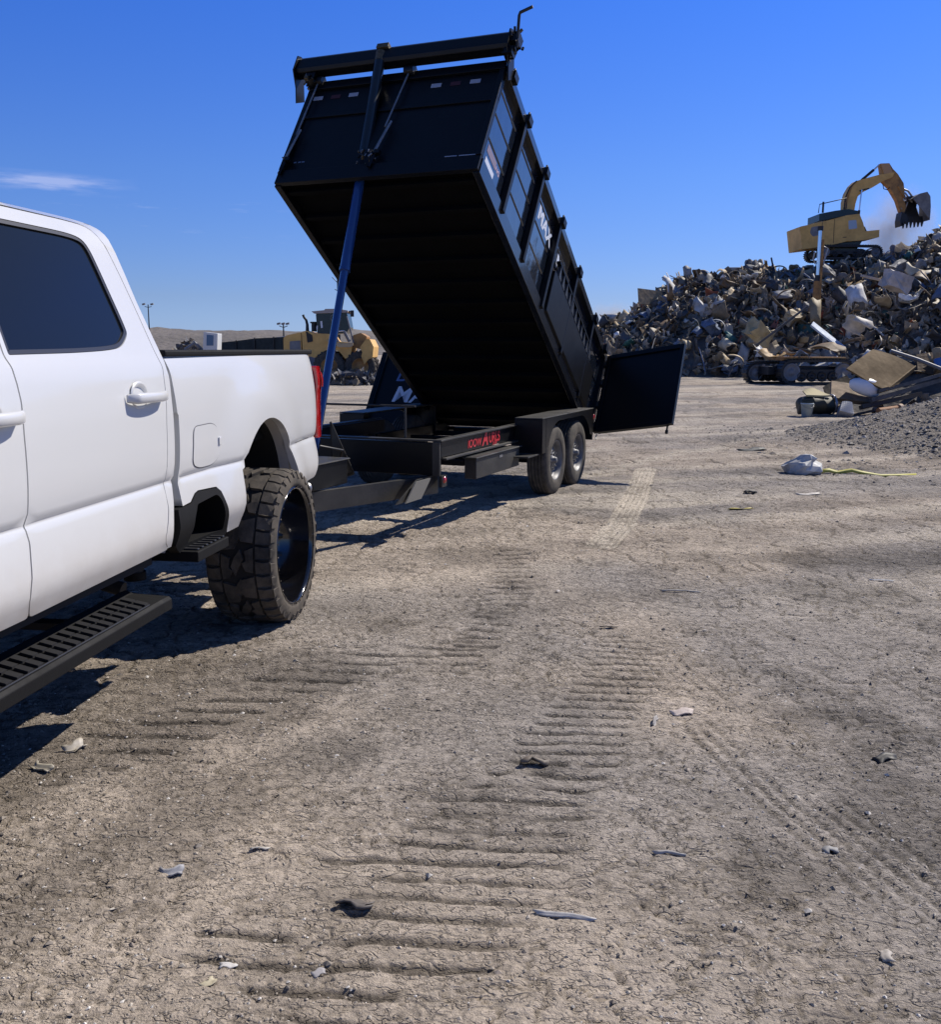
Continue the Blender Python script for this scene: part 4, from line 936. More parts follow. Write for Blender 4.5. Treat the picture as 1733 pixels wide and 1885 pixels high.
def tr_wheel(cx, yo, sg):
    T = lambda x, h, z: (cx + x, yo + sg * h, .387 + z)
    m_ = MB(); m_.lathe([(.215, .02), (.225, .006), (.26, .0), (.32, .000), (.36, .012), (.378, .030), (.385, .045)], RUBBER2, T, 56)
    pr = [(.385, .045)]
    for k in range(4):
        h_ = .075 + k * .038; pr += [(.388, h_ - .016), (.380, h_ - .014), (.380, h_ - .008), (.389, h_ - .006)]
    pr += [(.388, .20), (.375, .222), (.32, .235), (.22, .225)]
    m_.lathe(pr, RUBBER2, T, 56)
    for k in range(56):
        t = 2 * pi * k / 56; m_.add([T(r_ * cos(t + a_), h_, r_ * sin(t + a_)) for r_, h_, a_ in ((.384, .028, -.035), (.384, .028, .03), (.389, .052, .03), (.389, .052, -.035))], [(0, 1, 2, 3)], RUBBER2)
    ro = MB(); ro.lathe([(.222, .018), (.226, .010), (.218, .008), (.212, .018), (.200, .028), (.192, .06), (.175, .085), (.155, .075), (.125, .055), (.075, .050), (.072, .045)], RIMGR, T, 48)
    ro.lathe([(.0, .0), (.030, .002), (.036, .012), (.042, .05), (.072, .052)], RIMGR, T, 24)
    for k in range(8):
        a_ = 2 * pi * k / 8; ro.tube([T(.10 * cos(a_), .03, .10 * sin(a_)), T(.10 * cos(a_), .055, .10 * sin(a_))], .009, CHROMED, 6)
        ro.tube([T(.166 * cos(a_ + .3), .0775, .166 * sin(a_ + .3)), T(.166 * cos(a_ + .3), .09, .166 * sin(a_ + .3))], .017, GAP, 8)
    ro.lathe([(.2, .10), (0, .12)], GAP, T, 24)
    w_ = fixn(ro.build('wheel', DT)); to = fixn(m_.build('tyre', w_)); return w_
for cx in (-1.81, -.95): tr_wheel(cx, -.138, 1); tr_wheel(cx, BW + .138, -1)
mb = MB()
for cx in (-1.81, -.95): mb.tube([(cx, .0, .387), (cx, BW, .387)], .045, BSATIN, 10)
for y_ in (.18, BW - .18): mb.tube([(-2.3, y_, .50), (-1.81, y_, .43), (-1.38, y_, .50), (-.95, y_, .43), (-.5, y_, .50)], .025, BSATIN, 8)
mb.build('axle', DT)
mb = MB()       # air line and wiring hoses over the tongue
mb.tube([(-4.4, 1.0, .56), (-5.0, .96, .52), (-5.6, 1.0, .50), (-6.3, .98, .55), (-6.9, 1.03, .58)], .012, MBLK, 6); mb.build('hose', DT); mb = MB(); mb.tube([(-4.7, .95, .62), (-4.9, .8, .75), (-5.1, .9, .80)], .012, MBLK, 6); mb.build('hose', DT)
# ================================================================ SCRAP HEAP
def heap(x, y):
    x = np.asarray(x, float); y = np.asarray(y, float)
    rx = [5.5, 7.5, 9.4, 12.1, 14.6, 17.8, 20.5, 24.4, 28.2, 31, 33.3, 40, 52, 60]
    rz = [0, 1.3, 3.1, 4.6, 5.8, 6.4, 6.7, 7.0, 7.6, 8.8, 9.8, 10.5, 7, 0]
    hr = np.interp(x, rx, rz); yt = np.interp(x, [5, 12, 20, 28, 36, 60], [60, 58, 55, 50, 45, 45])
    t = np.clip((y - yt) / (68 - yt), 0, 1); f = np.sin(t * pi / 2) ** .85
    f = np.where(y > 68, sstep(88, 70, y), f)
    return hr * f * (.86 + .28 * fbm(x * .35, y * .35, 3, 120)) - .15 * (1 - t)
gx = np.arange(4, 62, .5); gy = np.arange(43, 90, .5); GX, GY = np.meshgrid(gx, gy); GZ = heap(GX, GY) + .35 * (fbm(GX * 1.1, GY * 1.1, 3, 121) - .5) - .3
mb = MB(); k = len(gx)
mb.add(np.stack([GX.ravel(), GY.ravel(), GZ.ravel()], 1).tolist(), [(j * k + i_, j * k + i_ + 1, (j + 1) * k + i_ + 1, (j + 1) * k + i_) for j in range(len(gy) - 1) for i_ in range(k - 1)], mat('heap_dirt', (.17, .15, .13), .9, noise=.5, nscale=1.2, bump=.1, bscale=2), True)
tag(mb.build('heap_core'), 'dark dirt and crushed scrap showing between the pieces of the big heap', 'scrap dirt', kind='stuff')
PAL = [((.13, .127, .125), 24), ((.20, .192, .182), 24), ((.30, .285, .262), 18), ((.06, .06, .063), 12), ((.31, .25, .18), 16), ((.30, .235, .15), 7), ((.13, .095, .065), 9), ((.40, .39, .38), 7), ((.58, .58, .58), 5), ((.10, .14, .20), 4), ((.05, .11, .11), 2), ((.28, .10, .07), 1.2), ((.34, .27, .26), 2)]
def pick(rr): 
    t = rr.random() * sum(p[1] for p in PAL)
    for c, w_ in PAL:
        t -= w_
        if t <= 0: return c
    return PAL[0][0]
def sheet(rr, n_=4, crv=1.0):
    """crumpled, curled piece of sheet metal about 1 m across; returns verts, faces"""
    w_ = rr.uniform(.35, 1.0); l_ = rr.uniform(.6, 1.3); cu = rr.uniform(-2.2, 2.2) * crv; tw = rr.uniform(-.9, .9); V = []
    ph = [rr.uniform(0, 6) for _ in range(4)]; am = rr.uniform(.02, .12)
    for i in range(n_ + 1):
        for j in range(n_ + 1):
            u = i / n_ - .5; v = j / n_ - .5
            e = 1 + .18 * sin(5 * v + ph[0]) * (abs(u) > .4) ; ww = w_ * (1 + .25 * sin(4 * u + ph[1]))
            x_ = u * l_ * e; y_ = v * ww; z_ = cu * .35 * (u * u * l_ * 2) + tw * x_ * y_ + am * sin(7 * u + ph[2]) * cos(6 * v + ph[3])
            V.append((x_, y_, z_))
    k_ = n_ + 1; F = [(i * k_ + j, (i + 1) * k_ + j, (i + 1) * k_ + j + 1, i * k_ + j + 1) for i in range(n_) for j in range(n_) if not (rr.random() < .08 and (i in (0, n_ - 1) or j in (0, n_ - 1)))]
    return V, F
def rotm(rr, spread=3.14):
    from mathutils import Euler
    return Euler((rr.uniform(-spread, spread), rr.uniform(-spread, spread), rr.uniform(0, 6.28))).to_matrix()
rr = random.Random(3)
V = []; F = []; CO = []; 
protos = [sheet(rr, 3) for _ in range(40)]
hn = []
while len(hn) < 11500:
    x_ = rr.uniform(6, 46); y_ = rr.uniform(44, 72)
    hn.append((x_, y_))
HZZ = heap(np.array([p[0] for p in hn]), np.array([p[1] for p in hn]))
for (x_, y_), z_ in zip(hn, HZZ):
    if z_ < -.1 or (z_ < .05 and rr.random() < .85) : continue
    v_, f_ = rr.choice(protos); M_ = rotm(rr, 1.5); s_ = rr.uniform(.28, .85) * (1.0 if rr.random() < .9 else 1.5); o = len(V); c = pick(rr); g_ = rr.uniform(.7, 1.25)
    sl = rr.choice([1, 1, .35]); P_ = Vector((x_, y_, z_ + rr.uniform(-.15, .25)))
    V += [tuple(P_ + M_ @ Vector((a_[0] * s_, a_[1] * s_ * sl, a_[2] * s_))) for a_ in v_]; F += [tuple(i_ + o for i_ in f) for f in f_]; CO += [(c[0] * g_ * 1.32, c[1] * g_ * 1.22, c[2] * g_ * 1.06, 1)] * len(v_)
me = bpy.data.meshes.new('mixed_scrap'); me.from_pydata(V, [], F); a_ = me.color_attributes.new('Col', 'FLOAT_COLOR', 'POINT'); a_.data.foreach_set('color', np.array(CO, np.float32).ravel())
me.materials.append(SCRAPA); me.polygons.foreach_set('use_smooth', [i % 3 > 0 for i in range(len(me.polygons))])
o = bpy.data.objects.new('mixed_scrap', me); C.collection.objects.link(o); tag(o, 'countless small torn and crumpled bits of scrap metal covering the heap', 'scrap metal', kind='stuff')
md = o.modifiers.new('s', 'SOLIDIFY'); md.thickness = .02
# larger pieces one can tell apart, each an object of its own
def solid_mesh(name, v_, f_, th=.03, mt=SCRAP):
    bm = bmesh.new(); vs = [bm.verts.new(p) for p in v_]
    for f in f_: bm.faces.new([vs[i] for i in f])
    bmesh.ops.delete(bm, geom=[v for v in bm.verts if not v.link_faces], context='VERTS')
    bmesh.ops.solidify(bm, geom=bm.faces[:], thickness=th)
    me = bpy.data.meshes.new(name); bm.to_mesh(me); bm.free(); me.materials.append(mt)
    me.polygons.foreach_set('use_smooth', [True] * len(me.polygons)); return me
rr = random.Random(11)
P_SHEET = [solid_mesh('crumpled_sheet', *sheet(rr, 5)) for _ in range(8)]
def drumshell(rr):
    V = []; F = []; n_ = 12; a0 = rr.uniform(2.2, 5.6)
    for i in range(n_ + 1):
        t = a0 * i / n_
        for j in range(4): r_ = .32 + .05 * sin(3 * t + j); V.append((r_ * cos(t), (j / 3 - .5) * .95 + .06 * sin(5 * t), r_ * sin(t) * .85))
    for i in range(n_):
        for j in range(3): F.append((i * 4 + j, (i + 1) * 4 + j, (i + 1) * 4 + j + 1, i * 4 + j + 1))
    return V, F
P_SHELL = [solid_mesh('curled_shell', *drumshell(rr)) for _ in range(5)]
def pipe_mesh(rr):
    m_ = MB(); k = rr.uniform(-.3, .3); m_.tube([(-.9, 0, 0), (-.3, k * .4, .05), (.3, k, .02), (.9, k * .6, -.05)], rr.uniform(.03, .06), SCRAP, 7)
    o_ = m_.build('bent_pipe'); me = o_.data; bpy.data.objects.remove(o_); return me
P_PIPE = [pipe_mesh(rr) for _ in range(4)]
def crushed(rr):
    bm = bmesh.new(); bmesh.ops.create_cube(bm, size=1); bmesh.ops.subdivide_edges(bm, edges=bm.edges[:], cuts=2, use_grid_fill=True)
    for v in bm.verts: v.co = Vector((v.co.x * .9, v.co.y * .6, v.co.z * .5)) + Vector([rr.uniform(-.07, .07) for _ in range(3)])
    me = bpy.data.meshes.new('crushed_box'); bm.to_mesh(me); bm.free(); me.materials.append(SCRAP); return me
P_BOX = [crushed(rr) for _ in range(4)]
def band(rr):
    m_ = MB(); n_ = 14; t0 = rr.uniform(2, 4.5); V = []
    for i in range(n_ + 1):
        t = t0 * i / n_; r_ = .45 + .12 * t / t0
        V += [(r_ * cos(t), -.05, r_ * sin(t)), (r_ * cos(t), .05, r_ * sin(t))]
    return V, [(2 * i, 2 * i + 2, 2 * i + 3, 2 * i + 1) for i in range(n_)]
P_BAND = [solid_mesh('metal_strip', *band(rr), th=.015) for _ in range(4)]
COLS = [('dark grey', (.075, .076, .08), 7), ('mid grey', (.17, .168, .165), 8), ('pale grey', (.36, .355, .345), 6), ('white', (.62, .63, .64), 3.5), ('tan', (.38, .30, .19), 7), ('brown', (.15, .105, .065), 5), ('cream', (.48, .42, .31), 3), ('slate blue', (.11, .15, .23), 3), ('teal', (.04, .13, .13), 1), ('rusty red', (.26, .09, .06), 1)]
KIND = [('crumpled_sheet', P_SHEET, 'crumpled {} sheet', 'sheet metal', 8), ('curled_shell', P_SHELL, 'curled {} metal shell', 'metal shell', 4), ('bent_pipe', P_PIPE, 'bent {} pipe', 'pipe', 2), ('crushed_box', P_BOX, 'crushed {} box', 'crushed box', 2), ('metal_strip', P_BAND, 'curved {} metal strip', 'metal strip', 3)]
def wpick(L, rr):
    t = rr.random() * sum(a[-1] for a in L)
    for a in L:
        t -= a[-1]
        if t <= 0: return a
    return L[0]
def zone(x, y, z):
    h_ = 'at the foot of' if z < 1.5 else ('low on' if z < 3.2 else ('halfway up' if z < 5 else ('high on' if z < 6.8 else 'on top of')))
    u = x / y
    s_ = ['by the open trailer door', 'at its far left', 'at its left', 'left of centre', 'above the tracked undercarriage', 'below the excavator', 'below the bucket', 'at its right edge'][min(7, int((u - .125) / .048))]
    return f'{h_} the heap, {s_}'
rr = random.Random(21); cnt = 0; USED = set()
while cnt < 290:
    u = rr.uniform(.125, .50); y_ = rr.uniform(46, 69); x_ = u * y_; z_ = float(heap(x_, y_))
    if z_ < .02 or (z_ > .5 and cnt < 45): continue
    kn, meshes, lab, cat, _ = wpick(KIND, rr); cn, cc, _ = wpick(COLS, rr)
    s_ = rr.uniform(.7, 1.4); 
    if cn in ('white', 'teal', 'rusty red') : s_ *= .75
    sz = 'small ' if s_ < .88 else ('large ' if s_ > 1.15 else ''); lb_ = sz + lab.format(cn) + ' ' + zone(x_, y_, z_)
    if lb_ in USED: continue
    USED.add(lb_); o = bpy.data.objects.new(kn, rr.choice(meshes)); C.collection.objects.link(o)
    o.location = (x_, y_ - .25, z_ + rr.uniform(.15, .45)); o.rotation_euler = (rr.uniform(-1, 1), rr.uniform(-1, 1), rr.uniform(0, 6.28)); o.scale = (s_, s_ * rr.uniform(.6, 1), s_)
    g_ = rr.uniform(1.0, 1.5); o.color = (cc[0] * g_, cc[1] * g_, cc[2] * g_, 1)
    sz = 'small ' if s_ < .88 else ('large ' if s_ > 1.15 else ''); lb_ = sz + lab.format(cn) + ' ' + zone(x_, y_, z_); tag(o, lb_, cat, 'larger pieces of scrap lying on the heap'); cnt += 1
cnt = 0
def onray(px, py, y):    # metric placement helper: point at distance y seen at that bearing
    a = (px - 866.5) / 1767.8; b = (942.5 - py) / 1767.8; x_ = a - b * .0032; y_ = a * .0032 + b
    d = Vector((x_, cos(.168) + y_ * sin(.168), -sin(.168) + y_ * cos(.168))); return Vector((0, 0, 1.6)) + d * (y / d.y)
def special(name, me, px, py, y, rot, sc, col, lab, cat):
    o = bpy.data.objects.new(name, me); C.collection.objects.link(o); o.location = onray(px, py, y); o.rotation_euler = [radians(a_) for a_ in rot]; o.scale = sc; o.color = (*col, 1); tag(o, lab, cat); return o
def boxmesh(name, a, b, c, mt=SCRAP, bev=.01):
    m_ = MB(); m_.box((-a / 2, -b / 2, -c / 2), (a / 2, b / 2, c / 2), mt); o_ = m_.build(name, None); bm = bmesh.new(); bm.from_mesh(o_.data)
    bmesh.ops.bevel(bm, geom=bm.edges[:], offset=bev, segments=1, affect='EDGES'); bmesh.ops.subdivide_edges(bm, edges=bm.edges[:], cuts=2, use_grid_fill=True)
    for v in bm.verts: v.co += Vector([random.uniform(-1, 1) * min(a, b, c, .3) * .06 for _ in range(3)])
    bm.to_mesh(o_.data); bm.free(); me = o_.data; bpy.data.objects.remove(o_); return me
special('blue_sheet', boxmesh('blue_sheet', 2.2, .75, .10), 1525, 620, 52.0, (20, 38, -15), (1, 1, 1), (.42, .50, .62), 'long pale blue metal panel lying tilted low on the right part of the heap', 'panel')
special('crumpled_carton', P_BOX[0], 1398, 612, 55.5, (20, 25, 30), (1.7, 1.5, 1.9), (.46, .38, .22), 'large dented yellowish carton near the middle of the heap', 'carton')
special('curled_sheet', P_SHELL[1], 1497, 578, 57.0, (80, 20, 60), (1.8, 1.5, 1.5), (.30, .24, .15), 'large curled tan sheet above the pale blue panel', 'sheet metal')
special('white_tub', P_SHELL[2], 1578, 547, 56, (60, 10, 20), (1.5, 1.2, 1.4), (.62, .63, .66), 'white cracked tub on the right part of the heap below the excavator', 'tub')
special('white_casing', P_SHELL[3], 1580, 600, 53, (30, 40, 120), (1.4, 1.3, 1.2), (.60, .56, .50), 'off-white curved casing to the right of the pale blue panel', 'casing')
special('board', boxmesh('board', 1.9, 1.1, .06), 1198, 548, 66.2, (72, 5, 20), (1, 1, 1), (.40, .29, .17), 'flat tan board standing up at the left shoulder of the heap crest', 'board')
special('white_bag', P_SHEET[4], 1243, 523, 67, (50, 10, 60), (2.2, 2.0, 1.5), (.60, .60, .60), 'crumpled white bag on the crest left of the excavator', 'bag')
special('tree_stump', P_BOX[2], 1650, 520, 55, (0, 20, 10), (1.5, 1.5, 1.8), (.52, .47, .44), 'pale chunky block near the right edge of the heap', 'block')
special('pale_plank', boxmesh('pale_plank', 2.6, .3, .12), 1625, 517, 56, (5, 12, 8), (1, 1, 1), (.55, .47, .40), 'pale plank lying across the right part of the heap', 'plank')
special('long_plank', boxmesh('long_plank', 3.4, .16, .10), 1440, 600, 53.6, (0, -38, 0), (1, 1, 1), (.10, .10, .10), 'long thin dark plank leaning against the heap behind the tracked undercarriage', 'plank')
special('dark_pole', boxmesh('dark_pole', 1.3, .09, .09, bev=.01), 1370, 497, 67, (0, -68, 0), (1, 1, 1), (.04, .06, .11), 'short dark pole sticking up from the heap crest, left of the two', 'pole')
special('dark_pole', boxmesh('dark_pole', 1.3, .09, .09, bev=.01), 1424, 492, 67, (0, 75, 0), (1, 1, 1), (.04, .06, .11), 'short dark pole sticking up from the heap crest, right of the two', 'pole')
# upright chrome ram
T0 = onray(1500, 600, 58.5)
up = empty('upright_ram', T0, 0, 'tall chrome hydraulic ram standing upright out of the heap in front of the excavator', 'hydraulic ram')
m_ = MB(); m_.tube([(0, 0, 2.9), (0, 0, 5.55)], .105, CHROME, 12); m_.tube([(0, 0, 5.5), (0, 0, 5.75)], .17, MBLK, 12); m_.build('chrome_rod', up)
m_ = MB(); m_.tube([(-.05, 0, -.9), (0, 0, 2.6)], .20, YELD, 12); m_.tube([(0, 0, 2.5), (0, 0, 2.95)], .15, MBLK, 12); m_.box((.12, -.05, 1.0), (.26, .05, 5.0), YELD); m_.build('barrel', up)
m_ = MB(); m_.tube([(-.25, 0, 4.3), (-.32, 0, 3.9), (-.18, 0, 3.6)], .05, STEEL, 6); m_.tube([(.2, 0, 4.6), (.5, 0, 4.5), (.3, 0, 3.6)], .05, STEEL, 6); m_.build('hose_clamp', up)

# ================================================================ EXCAVATOR on the heap (outline in metres, x right, z up)
ex0 = onray(1440, 459, 67); EXC = empty('excavator', (ex0.x, 67, ex0.z), 0, 'yellow crawler excavator working on top of the scrap heap with its boom raised', 'excavator')
EK = 164.0
e = lambda L, k=EK: [(x / k, (1000 - y) / k) for x, y in L]
TX = lambda u, v, h: (u, h, v)
def part(name, poly, h0, h1, mt, par, bev=.03, T=TX):
    m_ = MB(); m_.prism(poly, h0, h1, mt, T); return fixn(m_.build(name, par, bev))
body = part('body', rpoly(e([(112, 785), (350, 735), (590, 672), (640, 935), (400, 992), (150, 1022)]), .06), -1.35, 1.35, YEL, EXC, .05)
part('engine_cover', rpoly(e([(328, 645), (500, 612), (640, 595), (745, 612), (745, 650), (590, 668), (330, 722)]), .03), -1.1, 1.1, GRNG, body)
part('nose', rpoly(e([(592, 668), (750, 648), (795, 740), (825, 830), (978, 815), (980, 892), (800, 925), (642, 937)]), .04), -1.32, .9, YEL, EXC, .04)
part('cab_window', rpoly(e([(635, 720), (720, 712), (735, 800), (645, 812)]), .04), -1.325, -1.31, mat('pale_glass', (.35, .42, .50), .15), body, 0)
for x_ in (350, 480): part('panel_seam', e([(x_, 740 - (x_ - 350) * .27), (x_ + 5, 740 - (x_ - 350) * .27), (x_ + 8, 985 - (x_ - 350) * .2), (x_ + 3, 985 - (x_ - 350) * .2)]), -1.362, -1.351, MBLK, body, 0)
part('grille', rpoly(e([(235, 790), (330, 775), (340, 870), (260, 890), (225, 850)]), .1), -1.365, -1.34, GREY, body, 0)
m_ = MB(); m_.tube([(1.9, -1.2, 2.2), (1.95, -1.2, 2.75), (3.7, -1.2, 3.15), (3.75, -1.2, 2.5)], .03, MBLK, 6); m_.build('handrail', body)
m_ = MB(); m_.tube([(2.4, -.6, 2.3), (2.4, -.6, 3.0)], .07, MBLK, 8); m_.build('exhaust_pipe', body)
m_ = MB(); m_.box((.05, -1.362, .62), (.30, -1.352, .66), MBLK, lambda x, y, z: (x + 3.5, y, z)); m_.build('decal', body)
m_ = MB(); m_.prism(e([(820, 870), (820, 780), (870, 765), (915, 850), (890, 875)]), -.5, .5, MBLK, TX); m_.build('boom_foot', EXC, .03)
part('swing_base', rpoly(e([(500, 950), (830, 920), (760, 1040), (560, 1060)]), .05), -.9, .9, GRNG, EXC)
part('boom', rpoly(e([(640, 610), (636, 500), (655, 410), (695, 335), (745, 285), (800, 268), (1000, 215), (1170, 188), (1150, 240), (1050, 280), (935, 350), (840, 395), (785, 440), (765, 520), (755, 625)]), .04), -.28, .28, YEL, EXC, .03)
part('boom_side', rpoly(e([(636, 600), (640, 490), (662, 405), (700, 335), (722, 330), (690, 430), (672, 520), (668, 600)]), .02), -.30, -.281, YELD, EXC, 0)
part('stick', rpoly(e([(1010, 96), (1108, 92), (1150, 150), (1210, 205), (1280, 300), (1300, 400), (1290, 470), (1330, 540), (1318, 628), (1270, 600), (1220, 480), (1130, 350), (1050, 280), (1030, 190)]), .03), -.22, .22, YELD, EXC, .03)
part('stick_plate', rpoly(e([(1012, 100), (1105, 96), (1150, 190), (1055, 205)]), .02), -.26, -.221, mat('pale_orange', (.48, .27, .12), .5), EXC, 0)
m_ = MB(); q = lambda x, y, h=0: (x / EK, h, (1000 - y) / EK)
m_.tube([q(825, 268, -.1), q(950, 160, -.1)], .09, MBLK, 8); m_.tube([q(950, 160, -.1), q(1005, 110, -.1)], .05, CHROME, 8); m_.build('stick_cylinder', EXC)
m_ = MB(); m_.tube([q(820, 375, -.34), q(806, 600, -.34)], .05, CHROME, 8); m_.tube([q(806, 590, -.34), q(800, 770, -.34)], .085, MBLK, 8); m_.tube([q(806, 640, -.34), q(860, 780, -.34)], .03, MBLK, 6); m_.build('boom_cylinder', EXC)
for hp, hr in (([q(800, 385, -.31), q(850, 372, -.33), q(900, 360, -.31)], .04), ([q(1055, 310, -.2), q(1065, 360, -.22), q(1110, 372, -.22), q(1130, 340, -.2)], .03), ([q(760, 280, -.29), q(690, 350, -.31), q(650, 450, -.31), q(640, 590, -.31)], .04)): m_ = MB(); m_.tube(hp, hr, MBLK, 6); m_.build('hose', EXC)
m_ = MB(); m_.tube([q(1225, 330, -.2), q(1300, 450, -.24)], .10, YELD, 8); m_.tube([q(1300, 400, -.24), q(1390, 500, -.2)], .06, STEEL, 8); m_.tube([q(1290, 360, -.1), q(1345, 380, -.1), q(1410, 460, -.1)], .07, STEEL, 8); m_.tube([q(1340, 500, -.2), q(1315, 620, -.2), q(1270, 560, -.2)], .05, STEEL, 6)
m_.box((8.1, -.3, 3.28), (8.65, .3, 3.42), MBLK); m_.build('linkage', EXC)
# bucket seen into its mouth
m_ = MB(); BK = mat('bucket_steel', (.23, .21, .20), .55, noise=.5, nscale=2)
sidep = e([(1345, 470), (1420, 425), (1500, 405), (1535, 450), (1548, 560), (1550, 690), (1500, 640)])
m_.prism(sidep, -.85, -.80, BK, TX); m_.prism(e([(1345, 470), (1420, 425), (1500, 405), (1520, 470), (1500, 640), (1420, 690), (1340, 690), (1330, 560)]), .80, .85, BK, TX)
bk_out = e([(1340, 480), (1420, 425), (1500, 405), (1538, 460), (1550, 560), (1552, 700)]); V = []
for (u, v) in bk_out: V += [(u, -.85, v), (u, .85, v)]
m_.add(V, [(2 * i, 2 * i + 1, 2 * i + 3, 2 * i + 2) for i in range(len(bk_out) - 1)], BK, True)
m_.prism(e([(1330, 500), (1440, 470), (1510, 640), (1545, 690), (1335, 700)]), .2, .26, GAP, TX)
bkt = fixn(m_.build('bucket', EXC)); m_ = MB()
for k in range(6):
    x_ = 1340 + k * 41; m_.prism(e([(x_ - 16, 690), (x_ + 16, 690), (x_ + 3, 770 - 4 * k), (x_ - 3, 770 - 4 * k)]), .15, .27, MBLK, TX)
m_.prism(e([(1335, 640), (1545, 640), (1552, 705), (1335, 705)]), .17, .25, MBLK, TX); m_.build('bucket_tooth', bkt)
m_ = MB(); m_.prism(e([(1262, 610), (1325, 640), (1330, 700), (1318, 735), (1300, 705), (1288, 755), (1275, 710), (1258, 765), (1250, 700)]), -.55, .3, MBLK, TX); m_.build('thumb', bkt)
def track(par, x0, x1, z0, z1, y0, y1, mt=MBLK, tilt=0):
    r_ = (z1 - z0) / 2; n_ = 10; zc = (z0 + z1) / 2
    pl = [(x0 + r_ - r_ * sin(pi * i / n_), zc + r_ * cos(pi * i / n_)) for i in range(n_ + 1)] + [(x1 - r_ + r_ * sin(pi * i / n_), zc - r_ * cos(pi * i / n_)) for i in range(n_ + 1)]
    inn = [(x0 + r_ - (r_ - .10) * sin(pi * i / n_), zc + (r_ - .10) * cos(pi * i / n_)) for i in range(n_ + 1)] + [(x1 - r_ + (r_ - .10) * sin(pi * i / n_), zc - (r_ - .10) * cos(pi * i / n_)) for i in range(n_ + 1)]
    m_ = MB(); n2_ = len(pl); V = [(u, y0, v) for u, v in pl] + [(u, y1, v) for u, v in pl] + [(u, y0, v) for u, v in inn] + [(u, y1, v) for u, v in inn]
    F = []
    for i in range(n2_):
        j = (i + 1) % n2_; F += [(i, j, j + n2_, i + n2_), (i, j, j + 2 * n2_, i + 2 * n2_), (i + n2_, j + n2_, j + 3 * n2_, i + 3 * n2_), (i + 2 * n2_, j + 2 * n2_, j + 3 * n2_, i + 3 * n2_)]
    m_.add(V, F, mt)
    per = dens(pl, .16)
    for i, (u, v) in enumerate(per):
        a_ = per[(i + 1) % len(per)]; dx, dz = a_[0] - u, a_[1] - v; L_ = math.hypot(dx, dz) or 1; nx_, nz_ = dz / L_, -dx / L_
        cx_, cz_ = (x0 + x1) / 2, zc
        if (u - cx_) * nx_ + (v - cz_) * nz_ < 0: nx_, nz_ = -nx_, -nz_
        m_.add([(u, y0 - .02, v), (u + dx * .35, y0 - .02, v + dz * .35), (u + dx * .35 + nx_ * .045, y0 - .02, v + dz * .35 + nz_ * .045), (u + nx_ * .045, y0 - .02, v + nz_ * .045)] + [(u, y1 + .02, v), (u + dx * .35, y1 + .02, v + dz * .35), (u + dx * .35 + nx_ * .045, y1 + .02, v + dz * .35 + nz_ * .045), (u + nx_ * .045, y1 + .02, v + nz_ * .045)], [(0, 1, 2, 3), (4, 7, 6, 5), (0, 4, 5, 1), (1, 5, 6, 2), (2, 6, 7, 3), (3, 7, 4, 0)], mt)
    t_ = fixn(m_.build('track', par))
    w_ = MB()
    for cx_, rr_ in [(x0 + r_, r_ - .14), (x1 - r_, r_ - .14)] + [(x0 + r_ + (x1 - x0 - 2 * r_) * k / 5, r_ * .42) for k in (1, 2, 3, 4)]:
        zc2 = zc if rr_ > r_ * .6 else z0 + .12 + rr_
        w_.lathe([(0, -.02), (rr_ * .3, -.03), (rr_ * .35, .03), (rr_ * .75, .05), (rr_ * .8, .0), (rr_, .0), (rr_, .12)], GREY if rr_ > r_ * .6 else MBLK, lambda a, h, b_: (cx_ + a, y0 + .04 + h, zc2 + b_), 16)
    w_.box((x0 + r_, y0 + .12, zc - .12), (x1 - r_, y1 - .05, zc + .12), MBLK)
    w_.build('track_wheel', t_)
    return t_
track(EXC, 2.0, 6.2, -.75, .12, -1.5, -.95, MBLK); track(EXC, 2.0, 6.2, -.75, .12, .95, 1.5, MBLK)
# tracked undercarriage at the foot of the heap
uc = onray(1390, 707, 45.5); CRW = empty('tracked_undercarriage', (uc.x - .1, 45.5, 0.0), radians(10), 'black tracked undercarriage at the foot of the heap half buried under scrap', 'crawler undercarriage')
track(CRW, .0, 2.7, .0, 1.05, .7, 1.15, MBLK); track(CRW, .95, 4.7, .02, 1.15, -.85, -.35, MBLK)
m_ = MB(); m_.box((.6, -.3, .45), (4.3, .7, .85), MBLK); m_.box((1.2, -.5, 1.13), (4.4, 1.0, 1.28), YELD); m_.build('cross_frame', CRW, .02)
rr = random.Random(5)
for i, (dx, dz, sx, col, lab) in enumerate([(.7, 1.30, .8, (.40, .26, .12), 'bent tan sheet lying on the left end of the tracked undercarriage'), (1.5, 1.45, .7, (.52, .44, .34), 'pale torn sheet on top of the tracked undercarriage'), (2.3, 1.55, .9, (.10, .10, .11), 'dark crumpled sheet on top of the tracked undercarriage'), (3.2, 1.7, 1.2, (.16, .11, .06), 'brown folded sheet on the right end of the tracked undercarriage'), (1.9, 1.5, .6, (.20, .26, .38), 'slate blue crumpled sheet on the tracked undercarriage')]):
    o = bpy.data.objects.new('crumpled_sheet', P_SHEET[i]); C.collection.objects.link(o); o.location = (uc.x + dx, 45.0 + rr.uniform(-.2, .5), dz); o.rotation_euler = (rr.uniform(-.5, .5), rr.uniform(-.3, .3), rr.uniform(0, 6)); o.scale = (sx * 1.3, sx, sx); o.color = (*col, 1); tag(o, lab, 'sheet metal')

